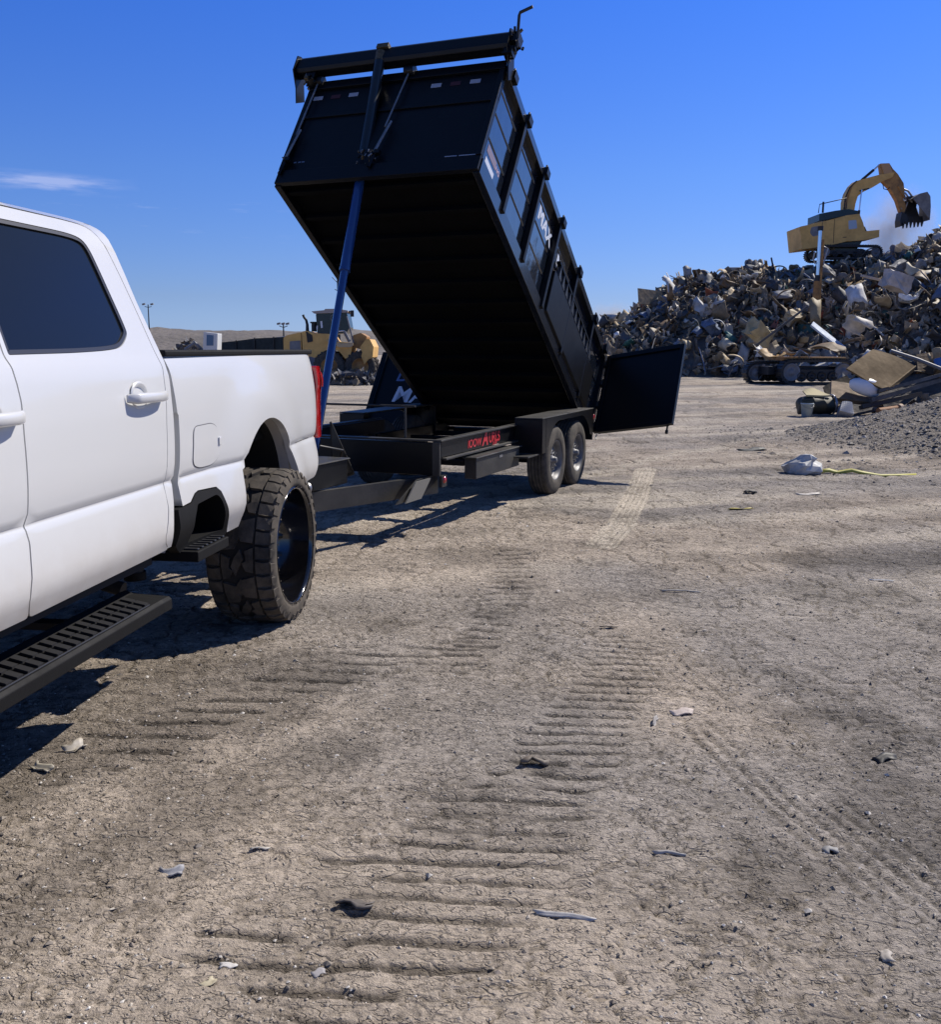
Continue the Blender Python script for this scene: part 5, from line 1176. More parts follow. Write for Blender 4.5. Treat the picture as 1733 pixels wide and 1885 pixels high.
# dust drifting off the bucket
m_ = MB(); bm = bmesh.new(); bmesh.ops.create_icosphere(bm, subdivisions=3, radius=1)
me = bpy.data.meshes.new('dust_cloud'); bm.to_mesh(me); bm.free(); o = bpy.data.objects.new('dust_cloud', me); C.collection.objects.link(o)
dc = onray(1650, 415, 68.5); o.location = dc; o.scale = (2.9, 1.8, 3.3)
vm_ = bpy.data.materials.new('dust'); vm_.use_nodes = True; t = vm_.node_tree; t.nodes.clear(); n = t.nodes; l = t.links
mo = n.new('ShaderNodeOutputMaterial'); pv = n.new('ShaderNodeVolumePrincipled'); l.new(pv.outputs[0], mo.inputs['Volume']); pv.inputs['Color'].default_value = (.75, .70, .66, 1)
co = n.new('ShaderNodeTexCoord'); ln = n.new('ShaderNodeVectorMath'); ln.operation = 'LENGTH'; l.new(co.outputs['Object'], ln.inputs[0])
nn_ = n.new('ShaderNodeTexNoise'); nn_.inputs['Scale'].default_value = 1.6; nn_.inputs['Detail'].default_value = 4; l.new(co.outputs['Object'], nn_.inputs['Vector'])
a1 = n.new('ShaderNodeMath'); a1.operation = 'SUBTRACT'; l.new(nn_.outputs[0], a1.inputs[0]); a1.inputs[1].default_value = .38
a2 = n.new('ShaderNodeMapRange'); a2.inputs[1].default_value = 1.0; a2.inputs[2].default_value = .25; l.new(ln.outputs['Value'], a2.inputs[0])
sp_ = n.new('ShaderNodeSeparateXYZ'); l.new(co.outputs['Object'], sp_.inputs[0]); a4 = n.new('ShaderNodeMapRange'); a4.inputs[1].default_value = .9; a4.inputs[2].default_value = -.7; a4.inputs[3].default_value = .15; l.new(sp_.outputs[2], a4.inputs[0])
a3 = n.new('ShaderNodeMath'); a3.operation = 'MULTIPLY'; a3.use_clamp = True; l.new(a1.outputs[0], a3.inputs[0]); l.new(a2.outputs[0], a3.inputs[1])
a5 = n.new('ShaderNodeMath'); a5.operation = 'MULTIPLY'; l.new(a3.outputs[0], a5.inputs[0]); l.new(a4.outputs[0], a5.inputs[1])
a6 = n.new('ShaderNodeMath'); a6.operation = 'MULTIPLY'; l.new(a5.outputs[0], a6.inputs[0]); a6.inputs[1].default_value = 7.0; l.new(a6.outputs[0], pv.inputs['Density'])
me.materials.append(vm_); tag(o, 'faint grey dust drifting between the excavator and its bucket', 'dust', kind='stuff')
o2 = o.copy(); C.collection.objects.link(o2); o2.location = onray(1118, 592, 80); o2.scale = (3.4, 2, 2.0); o2['label'] = 'faint grey dust hanging over the far left end of the scrap heap'
# ================================================================ SMALLER HEAP OF LARGE ITEMS AT THE RIGHT (about 24 m away)
def at24(px, py, y=24.0): return onray(px, py, y)
def obj_of(mb_, name, lab, cat, bev=0, parent=None):
    o_ = fixn(mb_.build(name, parent, bev)); tag(o_, lab, cat) if lab else None; return o_
BRN = mat('brown_board', (.20, .115, .05), .7, col2=(.10, .065, .035), nscale=3, bump=.01, bscale=6)
TAN = mat('tan_panel', (.19, .125, .058), .75, spec=.15, col2=(.10, .068, .034), nscale=1.6, bump=.012, bscale=4)
OLV = mat('olive_drum', (.022, .022, .013), .6, col2=(.05, .045, .022), nscale=3)
PALEB = mat('pale_bucket', (.42, .50, .52), .45, noise=.2)
WPL = mat('white_plastic', (.70, .72, .76), .35, noise=.15, nscale=3)
GRB = mat('grey_board', (.12, .115, .105), .75, col2=(.06, .058, .055), nscale=3)
# folded tan panel propped up
A = [at24(1609, 641, 24.6), at24(1688, 674, 24.4), at24(1638, 713, 23.4), at24(1558, 680, 23.7)]
def quadslab(m_, P, th, mt, n_=6, sag=.03):
    nrm = (P[1] - P[0]).cross(P[3] - P[0]).normalized(); V = []
    if nrm.y > 0: nrm = -nrm
    for lay in (0, 1):
        for i in range(n_ + 1):
            for j in range(n_ + 1):
                u, v = i / n_, j / n_; p = (P[0] * (1 - u) + P[1] * u) * (1 - v) + (P[3] * (1 - u) + P[2] * u) * v
                V.append(p + nrm * (-th * lay + sag * (sin(3 * u + 2 * v) - .5)))
    k_ = n_ + 1; o = k_ * k_; F = []
    for i in range(n_):
        for j in range(n_): F += [(i * k_ + j, (i + 1) * k_ + j, (i + 1) * k_ + j + 1, i * k_ + j + 1), tuple(reversed((o + i * k_ + j, o + (i + 1) * k_ + j, o + (i + 1) * k_ + j + 1, o + i * k_ + j + 1)))]
    for i in range(n_):
        F += [(i * k_, o + i * k_, o + (i + 1) * k_, (i + 1) * k_), (i * k_ + n_, (i + 1) * k_ + n_, o + (i + 1) * k_ + n_, o + i * k_ + n_), (i, i + 1, o + i + 1, o + i), (n_ * k_ + i, o + n_ * k_ + i, o + n_ * k_ + i + 1, n_ * k_ + i + 1)]
    m_.add(V, F, mt)
m_ = MB(); quadslab(m_, A, .04, TAN, 8, .07); pn = obj_of(m_, 'folded_panel', 'large folded tan panel propped up on the pile of boards at the right', 'panel')
m_ = MB(); quadslab(m_, [A[1], A[1] + Vector((0, .15, -.16)), A[2] + Vector((.30, .25, .02)), A[2]], .03, TAN, 3, .01); obj_of(m_, 'panel_flange', None, None, 0, pn)
m_ = MB(); m_.tube([at24(1640, 646, 25.0), at24(1690, 662, 25), at24(1760, 690, 24.8)], .05, GREY, 8); obj_of(m_, 'grey_pipe', 'long grey pipe running down to the right behind the folded tan panel', 'pipe')
m_ = MB(); quadslab(m_, [at24(1532, 700, 24.5), at24(1610, 716, 24.3), at24(1608, 738, 23.6), at24(1530, 732, 23.8)], .10, BRN); obj_of(m_, 'brown_board', 'dark brown board under the white plastic tub', 'board')
m_ = MB(); quadslab(m_, [at24(1515, 712, 24.8), at24(1560, 690, 24.8), at24(1572, 712, 24.4), at24(1530, 735, 24.2)], .15, mat('dark_brown', (.07, .05, .025), .8, noise=.5, nscale=3)); obj_of(m_, 'crushed_cabinet', 'dark brown crushed cabinet lying behind the olive drum', 'cabinet')
# white tub
m_ = MB(); V = []
c_ = at24(1592, 712, 23.7)
for i in range(9):
    ph = pi * i / 8
    for j in range(16):
        t_ = 2 * pi * j / 16; V.append(c_ + Vector((.38 * cos(ph) * -1, .16 * sin(ph) * cos(t_), (.22 - .05 * cos(ph)) * sin(ph) ** .6 * sin(t_) - .12 * -cos(ph) * .6)))
m_.add(V, [(i * 16 + j, i * 16 + (j + 1) % 16, (i + 1) * 16 + (j + 1) % 16, (i + 1) * 16 + j) for i in range(8) for j in range(16)], WPL, True); obj_of(m_, 'plastic_tub', 'rounded white plastic tub lying on the brown board', 'tub')
# drum on its side
dr = empty('olive_drum', at24(1502, 745, 23.6), radians(12), 'dark olive drum lying on its side at the left of the board pile', 'drum')
dr.scale = (.92, .86, .78)
m_ = MB(); m_.lathe([(0, -.46), (.28, -.46), (.30, -.44), (.30, -.16), (.315, -.14), (.30, -.12), (.30, .14), (.315, .16), (.30, .18), (.30, .44), (.28, .46), (0, .46)], OLV, lambda a, h, b_: (h + .05 * sin(9 * a + 4 * b_), a * (1 + .12 * sin(7 * h + 3 * b_)), b_ * (1 - .22 * (b_ > 0) * (.5 + .5 * sin(8 * h)))), 28); fixn(m_.build('drum_shell', dr))
m_ = MB(); m_.lathe([(.305, .42), (.325, .43), (.325, .47), (.29, .48)], STEEL, lambda a, h, b_: (h, a, b_), 28); m_.build('drum_rim', dr)
m_ = MB(); quadslab(m_, [at24(1478, 718, 23.9), at24(1500, 714, 23.9), at24(1530, 724, 23.5), at24(1485, 728, 23.4)], .04, mat('straw_rag', (.42, .36, .20), .8)); obj_of(m_, 'straw_mat', 'straw coloured mat draped over the olive drum', 'mat')
# bucket
g_ = gz(8.1, 23.3)
bk = empty('plastic_bucket', (8.13, 23.3, g_), 0, 'pale blue-green plastic bucket standing on the dirt left of the olive drum', 'bucket')
m_ = MB(); m_.lathe([(.0, .0), (.12, .0), (.145, .30), (.152, .30), (.152, .33), (.14, .33), (.115, .02)], PALEB, lambda a, h, b_: (a, b_, h), 24); fixn(m_.build('tub', bk)); m_ = MB(); m_.tube([(-.15, 0, .31), (-.12, -.12, .25), (.0, -.17, .20), (.12, -.12, .25), (.15, 0, .31)], .005, STEEL, 6); m_.build('bucket_handle', bk)
m_ = MB(); quadslab(m_, [at24(1552, 738, 23.2), at24(1570, 740, 23.2), at24(1575, 760, 23.0), at24(1546, 756, 23.0)], .25, mat('light_grey_case', (.27, .28, .30), .5)); obj_of(m_, 'grey_case', 'small light grey case on the ground under the brown board', 'case')
rr = random.Random(8)
for i, (a_, b_, th, mt, lab) in enumerate([((1608, 740), (1745, 700), .10, GRB, 'long grey weathered plank on top of the pile at the right'), ((1622, 722), (1745, 690), .08, GRB, 'thin grey plank above the long weathered one'), ((1590, 752), (1700, 728), .10, mat('dark_plank', (.05, .045, .04), .8), 'dark plank under the long weathered grey one'), ((1575, 765), (1650, 748), .05, mat('dark_plank', (0, 0, 0)), 'short dark plank lying beside the grey case')]):
    m_ = MB(); p, q_ = at24(*a_, 23.4), at24(*b_, 24.2); d_ = (q_ - p); s_ = Vector((0, .22, 0)); quadslab(m_, [p, q_, q_ + s_ - Vector((0, 0, .05)), p + s_ - Vector((0, 0, .05))], th, mt, 4, .01); obj_of(m_, 'plank', lab, 'plank')
lg = empty('wooden_post', at24(1640, 757, 23.2), radians(12), 'orange-brown wooden post lying on the gravel at the right', 'post')
m_ = MB(); m_.tube([(-.32, 0, -.03), (.22, 0, .03)], .11, mat('orange_wood', (.36, .16, .06), .7, noise=.3, nscale=6), 14); m_.build('shaft', lg); m_ = MB(); m_.tube([(.22, 0, .03), (.30, 0, .04)], .14, mat('pale_wood', (.50, .36, .24), .7), 14); m_.build('cap', lg)
m_ = MB(); quadslab(m_, [at24(1688, 652, 26), at24(1730, 648, 26), at24(1738, 680, 25.6), at24(1690, 684, 25.6)], .3, BRN); obj_of(m_, 'brown_crate', 'brown crate behind the grey pipe at the right edge', 'crate')
m_ = MB(); quadslab(m_, [at24(1722, 660, 25.3), at24(1750, 655, 25.3), at24(1750, 676, 25.2), at24(1724, 678, 25.2)], .1, mat('blue_bin', (.05, .13, .34), .5)); obj_of(m_, 'blue_crate', 'blue crate at the far right edge beside the brown crate', 'crate')
# dark mound of rubble carrying them
mx_, my_ = np.meshgrid(np.linspace(8.2, 17, 60), np.linspace(23.2, 30, 40)); q_ = np.hypot((mx_ - 13.2) / 4.6, (my_ - 26.6) / 3.2)
mz_ = 1.35 * sstep(1, .2, q_) * (.7 + .6 * fbm(mx_ * .8, my_ * .8, 3, 140)) - .08 + .12 * (fbm(mx_ * 3, my_ * 3, 3, 141) - .5); m_ = MB()
m_.add(np.stack([mx_.ravel(), my_.ravel(), mz_.ravel()], 1).tolist(), [(j * 60 + i, j * 60 + i + 1, (j + 1) * 60 + i + 1, (j + 1) * 60 + i) for j in range(39) for i in range(59)], mat('rubble', (.085, .075, .065), .9, noise=.5, nscale=2, bump=.06, bscale=4)); tag(m_.build('rubble'), 'dark rubble under the boards and panels at the right', 'rubble', kind='stuff')
rr = random.Random(31); sp = [('crumpled_sheet', P_SHEET, 'crumpled {} sheet', 'sheet metal'), ('crushed_box', P_BOX, 'crushed {} box', 'crushed box'), ('bent_pipe', P_PIPE, 'bent {} pipe', 'pipe')]
cnt = 0
while cnt < 44:
    x_ = rr.uniform(9, 15.8); y_ = rr.uniform(23.4, 27.5); qq = math.hypot((x_ - 13.2) / 4.6, (y_ - 26.6) / 3.2)
    if qq > 1.0: continue
    z_ = 1.35 * float(sstep(1, .2, np.array(qq))) * .9; kn, meshes, lab, cat = rr.choice(sp); cn, cc, _ = wpick(COLS[:2] + COLS[4:6] + COLS[2:3], rr); zq = ['beside the olive drum', 'behind the white tub', 'below the folded tan panel', 'under the grey pipe', 'at the right edge'][min(4, int((x_ - 9) / 1.0))] + (', near the planks' if y_ < 24.6 else ', at the back')
    if (lab, cn, zq) in USED: continue
    USED.add((lab, cn, zq)); o = bpy.data.objects.new(kn, rr.choice(meshes)); C.collection.objects.link(o); s_ = rr.uniform(.25, .6); o.location = (x_, y_, z_ + .1); o.rotation_euler = (rr.uniform(-1, 1), rr.uniform(-1, 1), rr.uniform(0, 6)); o.scale = (s_, s_, s_); g_ = rr.uniform(.5, .9); o.color = (cc[0] * g_, cc[1] * g_, cc[2] * g_, 1)
    tag(o, lab.format(cn) + ' in the dark rubble ' + zq, cat, lab.format(cn) + 's in the dark rubble ' + zq); cnt += 1

# ================================================================ LITTER ON THE YARD FLOOR
def chip(name, x, y, L, W_, H_, rz, col, lab, cat, seed=0, rough=.6):
    rr = random.Random(seed); n_ = 5; V = []; k_ = n_ + 1; z0 = gz(x, y); c_, s_ = cos(rz), sin(rz)
    w0 = [rr.uniform(.55, 1) for _ in range(k_)]; ph = rr.uniform(0, 6); bend = rr.uniform(.4, 1) * H_
    for lay in (0, 1):
        for i in range(k_):
            for j in range(k_):
                u = i / n_ - .5; v = (j / n_ - .5) * w0[i]; a_ = u * L * (1 + .1 * sin(9 * v + ph)); b_ = v * W_ + .12 * W_ * sin(7 * u + ph)
                zz = z0 + .002 + bend * (.5 + .5 * sin(4 * u + ph)) * (1 - 1.2 * abs(u)) + H_ * .35 * sin(6 * v + ph) - lay * min(.006, H_ * .3) + .004
                V.append((x + a_ * c_ - b_ * s_, y + a_ * s_ + b_ * c_, max(zz, z0 + .001)))
    o = k_ * k_; F = []
    for i in range(n_):
        for j in range(n_): F += [(i * k_ + j, (i + 1) * k_ + j, (i + 1) * k_ + j + 1, i * k_ + j + 1), tuple(reversed((o + i * k_ + j, o + (i + 1) * k_ + j, o + (i + 1) * k_ + j + 1, o + i * k_ + j + 1)))]
    for i in range(n_):
        F += [(i * k_, o + i * k_, o + (i + 1) * k_, (i + 1) * k_), (i * k_ + n_, (i + 1) * k_ + n_, o + (i + 1) * k_ + n_, o + i * k_ + n_), (i, i + 1, o + i + 1, o + i), (n_ * k_ + i, o + n_ * k_ + i, o + n_ * k_ + i + 1, n_ * k_ + i + 1)]
    m_ = MB(); m_.add(V, F, mat('litter_%d_%d_%d' % tuple(int(c * 99) for c in col), col, rough, noise=.35, nscale=30), True); o_ = m_.build(name); tag(o_, lab, cat); return o_
LIT = [('rubber_scrap', 1.64, 3.58, .10, .05, .022, .3, (.012, .012, .014), 'small black rubber scrap lying on the dirt near the right edge', 'rubber scrap'),
 ('dirt_clod', -.33, 2.55, .10, .055, .025, -.1, (.11, .095, .085), 'dark brown upturned clod in front of the lug tracks, nearest the bottom', 'dirt clod'),
 ('paper_scrap', -.92, 2.73, .07, .045, .022, .1, (.34, .34, .36), 'curled grey scrap with a black shadow at the lower left', 'paper scrap'),
 ('dirt_clod', .25, 3.51, .11, .07, .035, .2, (.15, .12, .09), 'brown clod sitting on the middle of the lug tracks', 'dirt clod'),
 ('paper_scrap', .27, 2.50, .17, .020, .010, -.25, (.50, .48, .46), 'long thin pale strip near the bottom centre', 'paper scrap'),
 ('metal_shred', .64, 2.85, .10, .02, .012, -.2, (.42, .40, .38), 'short curved pale shred right of the lug tracks', 'metal shred'),
 ('paper_scrap', -.63, 2.28, .045, .03, .006, .2, (.52, .50, .48), 'small white chip at the bottom left', 'paper scrap'),
 ('paper_scrap', -.39, 2.25, .035, .03, .005, .5, (.38, .36, .36), 'small greyish chip right of the white one at the bottom left', 'paper scrap'),
 ('paper_scrap', -.66, 2.20, .04, .03, .006, .9, (.52, .46, .32), 'small cream chip just below the white one at the bottom left', 'paper scrap'),
 ('paper_scrap', .94, 4.05, .10, .06, .015, .1, (.56, .47, .41), 'pale pinkish scrap on the dirt right of centre', 'paper scrap'),
 ('metal_shred', .80, 3.94, .09, .02, .02, 1.2, (.30, .28, .26), 'thin curved shred left of the pale pinkish scrap', 'metal shred'),
 ('cardboard_scrap', -1.60, 3.67, .08, .06, .04, .8, (.42, .38, .32), 'upright pale cardboard scrap beside the shadow of the running board', 'cardboard scrap'),
 ('cardboard_scrap', -1.66, 3.50, .10, .045, .02, -.5, (.36, .33, .27), 'folded flat cardboard scrap below the upright one at the left', 'cardboard scrap'),
 ('paper_scrap', -1.03, 2.54, .06, .012, .006, .6, (.50, .46, .40), 'tiny pale sliver at the lower left', 'paper scrap'),
 ('paper_scrap', -.67, 2.85, .06, .02, .006, .1, (.46, .43, .38), 'tiny pale chip left of the lug tracks', 'paper scrap'),
 ('flat_stone', 1.16, 2.87, .05, .04, .012, .3, (.30, .29, .28), 'flat grey stone beside the fine tyre grooves at the right', 'stone'),
 ('paper_scrap', 1.11, 2.32, .05, .035, .008, 1.4, (.40, .36, .31), 'tan chip near the lower right corner', 'paper scrap'),
 ('rubber_scrap', 4.58, 15.57, .45, .20, .05, .2, (.02, .025, .025), 'dark flattened rubber scrap out on the dirt beyond the white bag', 'rubber scrap'),
 ('rubber_scrap', 3.14, 10.68, .16, .08, .05, .3, (.03, .025, .022), 'small dark lump left of the pale flat scrap', 'rubber scrap'),
 ('yellow_rag', 2.75, 9.64, .25, .06, .02, .2, (.40, .33, .06), 'small dirty yellow rag on the dirt in the middle distance', 'rag'),
 ('paper_scrap', 3.78, 10.61, .26, .09, .02, .1, (.50, .46, .41), 'pale flat scrap on the dirt below the white bag', 'paper scrap'),
 ('metal_shred', .81, 5.42, .10, .02, .010, .0, (.08, .07, .06), 'dark thin shred on the dirt right of the lug tracks', 'metal shred'),
 ('metal_shred', 1.42, 6.3, .26, .02, .010, -.12, (.46, .43, .38), 'long pale sliver in the middle distance', 'metal shred'),
 ('metal_shred', 2.9, 6.6, .16, .015, .008, -.3, (.60, .58, .54), 'bright pale sliver at the right in the middle distance', 'metal shred')]
for i, a_ in enumerate(LIT): chip(*a_[:3], *a_[3:7], a_[7], a_[8], a_[9], seed=40 + i)
# white bag with yellow strap
gb = gz(4.4, 12.75); V = []
rr = random.Random(77)
for i in range(7):
    for j in range(12):
        t_ = 2 * pi * j / 12; r_ = [.24, .26, .25, .20, .15, .08, .0][i] * (1 + rr.uniform(-.22, .22)); V.append((4.42 + r_ * cos(t_) * .95 + .05 * (i > 3), 12.75 + r_ * sin(t_) * .6, gb + [-.01, .05, .11, .16, .20, .235, .25][i] + rr.uniform(-.02, .02)))
m_ = MB(); m_.add(V, [(i * 12 + j, i * 12 + (j + 1) % 12, (i + 1) * 12 + (j + 1) % 12, (i + 1) * 12 + j) for i in range(6) for j in range(12)], mat('bag_white', (.55, .55, .53), .6, noise=.35, nscale=9), False); obj_of(m_, 'white_bag', 'crumpled off-white bag lying on the dirt before the gravel mound', 'bag')
YS = mat('strap_yellow', (.36, .34, .05), .6)
V = []; SP = [(4.62, 12.70), (4.78, 12.72), (4.92, 12.78), (5.08, 12.73), (5.25, 12.70), (5.45, 12.66), (5.7, 12.7), (5.95, 12.72)]; wd = [.03, .05, .02, .05, .03, .012, .010, .008]
for (x_, y_), w_, hz in zip(SP, wd, [.03, .05, .02, .05, .02, .0, .008, .0]): z_ = gz(x_, y_) + hz; V += [(x_, y_ - w_, z_ - .02), (x_, y_, z_ + .02), (x_, y_ + w_, z_)]
m_ = MB(); m_.add(V, [(3 * i + j, 3 * i + 3 + j, 3 * i + 4 + j, 3 * i + 1 + j) for i in range(7) for j in range(2)], YS, True); md_ = obj_of(m_, 'yellow_strap', 'yellow-green strap trailing to the right of the white bag', 'strap'); s_ = md_.modifiers.new('s', 'SOLIDIFY'); s_.thickness = .012

# ================================================================ LEFT BACKGROUND
# wheel loader seen broadside about 48 m away (outline in metres)
lo = onray(520, 560, 48); LD = empty('wheel_loader', (lo.x, 48, 0), 0, 'yellow wheel loader with a dark green cab parked beyond the trailer', 'wheel loader')
zt = lo.z
def l_(L, k=333.0): return [(x / k, zt - y / k) for x, y in L]
lb = part('body', rpoly(l_([(360, 450), (430, 430), (560, 470), (820, 480), (900, 600), (1180, 620), (1130, 840), (1060, 880), (960, 760), (860, 720), (740, 740), (640, 800), (560, 860), (370, 800)]), .05), -1.0, 1.0, YEL, LD, .04)
part('engine_hood', rpoly(l_([(65, 540), (130, 500), (350, 455), (352, 860), (150, 870), (62, 860)]), .05), -1.0, 1.0, YEL, LD, .04)
part('grille', rpoly(l_([(165, 600), (335, 585), (340, 775), (165, 785)]), .05), -1.03, -1.0, GREY, lb, 0)
part('engine_bay', rpoly(l_([(430, 440), (530, 500), (540, 600), (450, 620)]), .04), -1.02, -1.001, MBLK, lb, 0)
cbn = part('cab', rpoly(l_([(580, 165), (950, 130), (1080, 140), (1120, 380), (1060, 470), (840, 480), (600, 480), (590, 330)]), .05), -.75, .75, GRNG, LD, .03)
part('cab_roof', rpoly(l_([(515, 125), (720, 105), (740, 85), (940, 82), (1100, 110), (1100, 140), (560, 160)]), .02), -.85, .85, mat('roof_tan', (.36, .30, .26), .6), cbn)
m_ = MB(); m_.prism(rpoly(l_([(650, 280), (680, 275), (690, 380), (660, 390)]), .02), -.78, -.752, WPL, TX); m_.prism(rpoly(l_([(590, 350), (610, 345), (605, 410), (585, 410)]), .01), -.78, -.752, WPL, TX)
for k in range(14):
    a_ = 2 * pi * k / 18; a2 = 2 * pi * (k + 1) / 18; m_.tube([((860 + 42 * cos(a_)) / 333, -.77, zt - (225 + 50 * sin(a_)) / 333), ((860 + 42 * cos(a2)) / 333, -.77, zt - (225 + 50 * sin(a2)) / 333)], .02, GREY, 6)
m_.build('window_mark', cbn)
m_ = MB(); qL = lambda x, y, h=-.5: (x / 333, h, zt - y / 333)
m_.tube([qL(425, 450), qL(425, 330), qL(410, 260), qL(375, 215), qL(360, 175)], [.09, .07, .06, .055, .06], MBLK, 10); m_.build('exhaust_stack', LD)
m_ = MB(); m_.tube([qL(535, 440), qL(535, 310)], .13, MBLK, 12); m_.tube([qL(535, 310), qL(535, 285)], .19, MBLK, 12); m_.build('air_cleaner', LD)
m_ = MB(); m_.tube([qL(1100, 130), qL(1125, 120)], .05, MBLK); m_.box((3.42, -.8, zt - .62), (3.58, -.7, zt - .32), MBLK); m_.tube([qL(1075, 200, -.76), qL(1130, 400, -.76), qL(1180, 620, -.8)], .04, GREY, 8); m_.tube([qL(830, 430, -.8), qL(900, 440, -.85), qL(1040, 430, -.85)], .03, WPL, 8); m_.tube([qL(1040, 440, -.9), qL(1120, 600, -.9)], .08, GREY, 8); m_.build('mirror_rail', cbn)
part('front_fender', rpoly(l_([(745, 580), (860, 590), (980, 630), (1180, 615), (1195, 660), (1140, 690), (960, 690), (860, 640)]), .03), -1.15, -.6, mat('fender_tan', (.50, .36, .20), .5), lb)
part('lift_arm', rpoly(l_([(1170, 500), (1300, 460), (1400, 520), (1360, 640), (1290, 720), (1180, 690)]), .06), -.8, .8, YELD, LD)
part('bucket', rpoly(l_([(1300, 690), (1400, 560), (1460, 560), (1520, 680), (1500, 850), (1430, 880), (1370, 960), (1320, 830), (1340, 770)]), .03), -1.3, 1.3, YEL, LD, .05)
part('front_frame', rpoly(l_([(960, 700), (1150, 690), (1130, 850), (1180, 980), (1160, 1040), (1060, 1040), (1080, 900), (1000, 850)]), .03), -.6, .6, YEL, LD)
for cx_, cy_ in ((790, -1.1), (790, .6), (1290, -1.1), (1290, .6)):
    x_ = cx_ / 333; r_ = .74; m_ = MB()
    m_.lathe([(.40, .04), (.62, .0), (.74, .05), (r_, .12), (r_, .40), (.74, .46), (.62, .5), (.4, .46)], RUBBER2, lambda a, h, b_: (x_ + a, cy_ + h, r_ + b_), 32)
    for k in range(22):
        t_ = 2 * pi * k / 22; m_.add([(x_ + rr_ * cos(t_ + a_), cy_ + h_, r_ + rr_ * sin(t_ + a_)) for rr_, a_, h_ in ((r_, 0, .08), (r_, .10, .08), (r_, .18, .26), (r_, .08, .26), (r_ + .05, .01, .09), (r_ + .05, .09, .09), (r_ + .05, .17, .26), (r_ + .05, .09, .26))], [(4, 5, 6, 7), (0, 1, 5, 4), (1, 2, 6, 5), (2, 3, 7, 6), (3, 0, 4, 7)], RUBBER2)
    wl = MB(); wl.lathe([(.0, .1), (.12, .08), (.2, .16), (.36, .12), (.40, .03), (.42, .06)], YELD, lambda a, h, b_: (x_ + a, cy_ + h, r_ + b_), 24); wo = fixn(wl.build('wheel', LD)); to = fixn(m_.build('tyre', wo))
# far things
def at(px, y, z=0): return ((px - 866.5) / 1767.8 * y, y, z)
def lamp(px, y, h, lab, heads, sc=1):
    p = at(px, y); L = empty('floodlight_pole', p, 0, lab, 'light pole', 'floodlight poles in the distance'); m_ = MB(); m_.tube([(0, 0, 0), (0, 0, h)], [.14 * sc, .08 * sc], MBLK, 8); m_.tube([(-.55 * sc, 0, h - .2), (0, 0, h - .45 * sc), (.55 * sc, 0, h - .2)], .05 * sc, MBLK, 6); m_.build('pole', L)
    for dx in heads:
        m_ = MB(); m_.prism([(-.22 * sc, -.12 * sc), (.22 * sc, -.02 * sc), (.18 * sc, .22 * sc), (-.26 * sc, .12 * sc)], -.2 * sc, .2 * sc, GREY, lambda u, v, hh: (u + dx, hh, v + h)); m_.build('lamp_head', L)
lamp(284, 95, 5.75, 'tall floodlight pole standing beyond the pickup bed', (-.4, .4), .6)
lamp(527, 110, 4.3, 'short cluster of white floodlights above the dark fence', (-.5, 0, .5), .85)
p = at(628, 80); tw = empty('bare_pole', p, 0, 'thin bare utility pole with short branches behind the blue cylinder', 'utility pole')
m_ = MB(); m_.tube([(0, 0, 0), (-.05, 0, 7.6)], [.12, .07], MBLK, 8); m_.tube([(0, 0, 6.8), (-.5, 0, 7.3)], .03, MBLK, 6); m_.tube([(0, 0, 6.9), (.35, 0, 7.1)], .03, MBLK, 6); m_.tube([(0, 0, 6.2), (-.3, 0, 6.35)], .03, MBLK, 6); m_.build('pole', tw)
# dark screened fence
F0, F1 = at(408, 62), at(545, 58); fe = empty('screen_fence', F0, 0, 'dark green screened fence between the white machine and the yellow loader', 'fence')
d_ = Vector(F1) - Vector(F0); m_ = MB(); zf = [1.95, 2.05, 2.2, 2.25, 2.3]
n_ = 4
for i in range(n_):
    a_, b_ = d_ * (i / n_), d_ * ((i + 1) / n_); m_.add([(a_.x, a_.y, 0), (b_.x, b_.y, 0), (b_.x, b_.y, zf[i + 1]), (a_.x, a_.y, zf[i]), (a_.x, a_.y + .06, 0), (b_.x, b_.y + .06, 0), (b_.x, b_.y + .06, zf[i + 1]), (a_.x, a_.y + .06, zf[i])], [(0, 1, 2, 3), (7, 6, 5, 4), (3, 2, 6, 7), (0, 3, 7, 4), (1, 5, 6, 2)], mat('fence_screen', (.012, .022, .024), .8, noise=.4, nscale=3))
m_.build('fence_screen', fe)
for i in range(n_ + 1): m_ = MB(); a_ = d_ * (i / n_); m_.tube([(a_.x, a_.y - .05, 0), (a_.x, a_.y - .05, zf[i] + .05)], .04, MBLK, 6); m_.build('fence_post', fe)
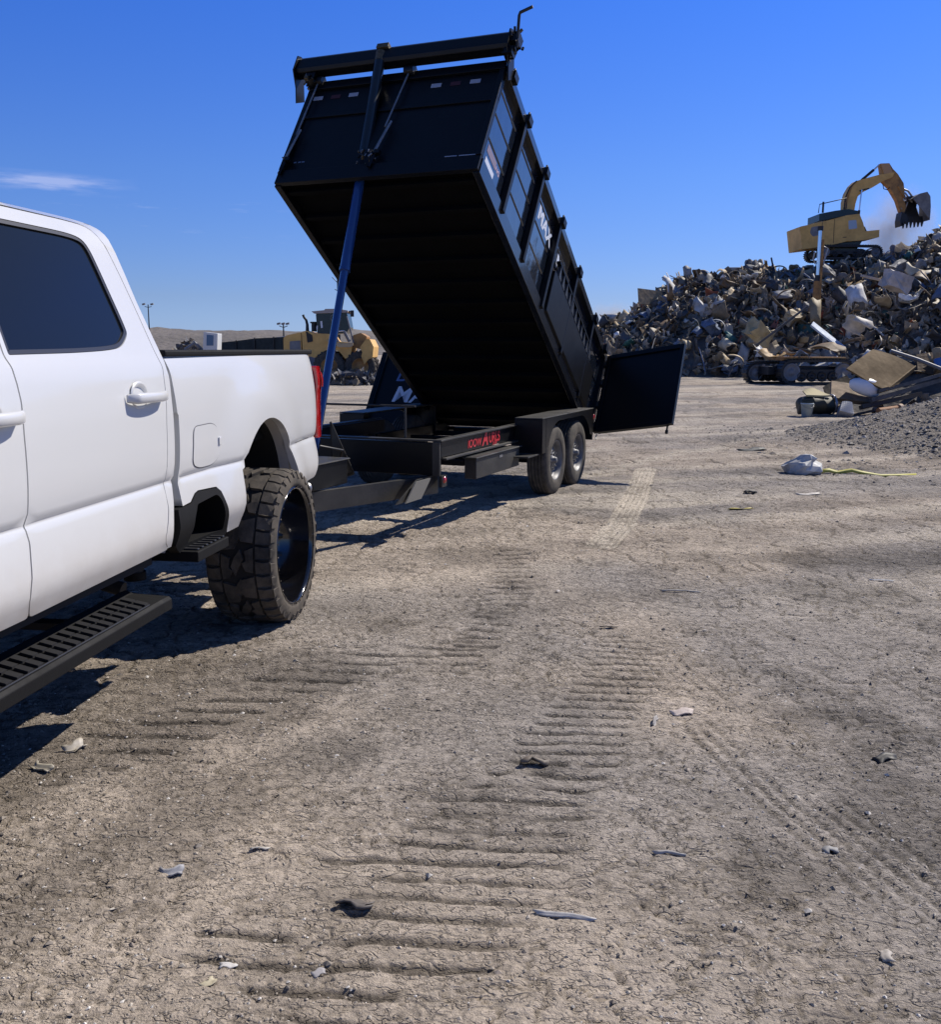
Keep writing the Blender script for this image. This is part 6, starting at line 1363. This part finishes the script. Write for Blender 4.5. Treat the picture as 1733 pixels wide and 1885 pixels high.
# small white machine
mc = empty('white_machine', at(396, 58), 0, 'small white machine cab with scrap arm seen over the pickup bed', 'machine'); m_ = MB()
m_.prism([(-.45, .9), (.40, .9), (.50, 2.45), (-.32, 2.55)], -.5, .5, mat('off_white', (.60, .60, .58), .5), lambda u, v, h: (u, h, v)); cb = m_.build('cab', mc, .03)
m_ = MB(); m_.prism([(-.18, 1.75), (.22, 1.75), (.26, 2.35), (-.14, 2.38)], -.515, -.49, mat('blue_glass', (.06, .12, .22), .1), lambda u, v, h: (u, h, v)); m_.build('window', cb)
m_ = MB(); m_.box((-1.6, -.5, .4), (.9, .5, 1.2), GREY); m_.tube([(-.4, 0, 1.3), (-1.0, 0, 1.9), (-1.6, 0, 1.5)], .12, GREY, 8); m_.tube([(-1.2, 0, 1.1), (-.6, 0, 1.5)], .16, MBLK, 8); m_.build('arm', mc, .02)
m_ = MB(); m_.box((-1.5, -.7, 0), (.9, .7, .42), MBLK); m_.build('base', mc, .05)
# sheds and low piles beyond
sh = empty('flat_shed', at(545, 70), 0, 'low shed with a pale slanted roof behind the loader hood', 'shed'); m_ = MB(); m_.box((-2.0, 0, 0), (2.4, 3, 2.1), mat('shed_wall', (.10, .12, .16), .7)); m_.build('wall', sh); m_ = MB(); m_.prism([(-2.3, 2.15), (2.6, 2.75), (2.6, 2.85), (-2.3, 2.25)], -.3, 3.2, mat('shed_roof', (.30, .34, .40), .5), lambda u, v, h: (u, h, v)); m_.build('roof', sh)
rr = random.Random(55); V = []; F = []; CO = []
for _ in range(900):
    if rr.random() < .55: u = rr.gauss(352, 30); y_ = rr.uniform(62, 70); z_ = rr.uniform(0, 2.2) * max(0, 1 - abs(u - 355) / 62)
    else: u = rr.uniform(600, 730); y_ = rr.uniform(43, 47.5); z_ = rr.uniform(0, .35)
    x_ = (u - 866.5) / 1767.8 * y_; v_, f_ = rr.choice(protos); M_ = rotm(rr, 1.5); s_ = rr.uniform(.25, .7); o = len(V); c = rr.choice([(.15, .15, .15), (.4, .38, .35), (.08, .08, .09), (.28, .22, .15), (.12, .12, .13)]); P_ = Vector((x_, y_, z_))
    V += [tuple(P_ + M_ @ (Vector(a_) * s_)) for a_ in v_]; F += [tuple(i_ + o for i_ in f) for f in f_]; CO += [(*c, 1)] * len(v_)
me = bpy.data.meshes.new('far_scrap'); me.from_pydata(V, [], F); a_ = me.color_attributes.new('Col', 'FLOAT_COLOR', 'POINT'); a_.data.foreach_set('color', np.array(CO, np.float32).ravel()); me.materials.append(SCRAPA)
o = bpy.data.objects.new('far_scrap', me); C.collection.objects.link(o); tag(o, 'low scatter of mixed scrap beyond the truck and under the loader', 'scrap metal', kind='stuff')
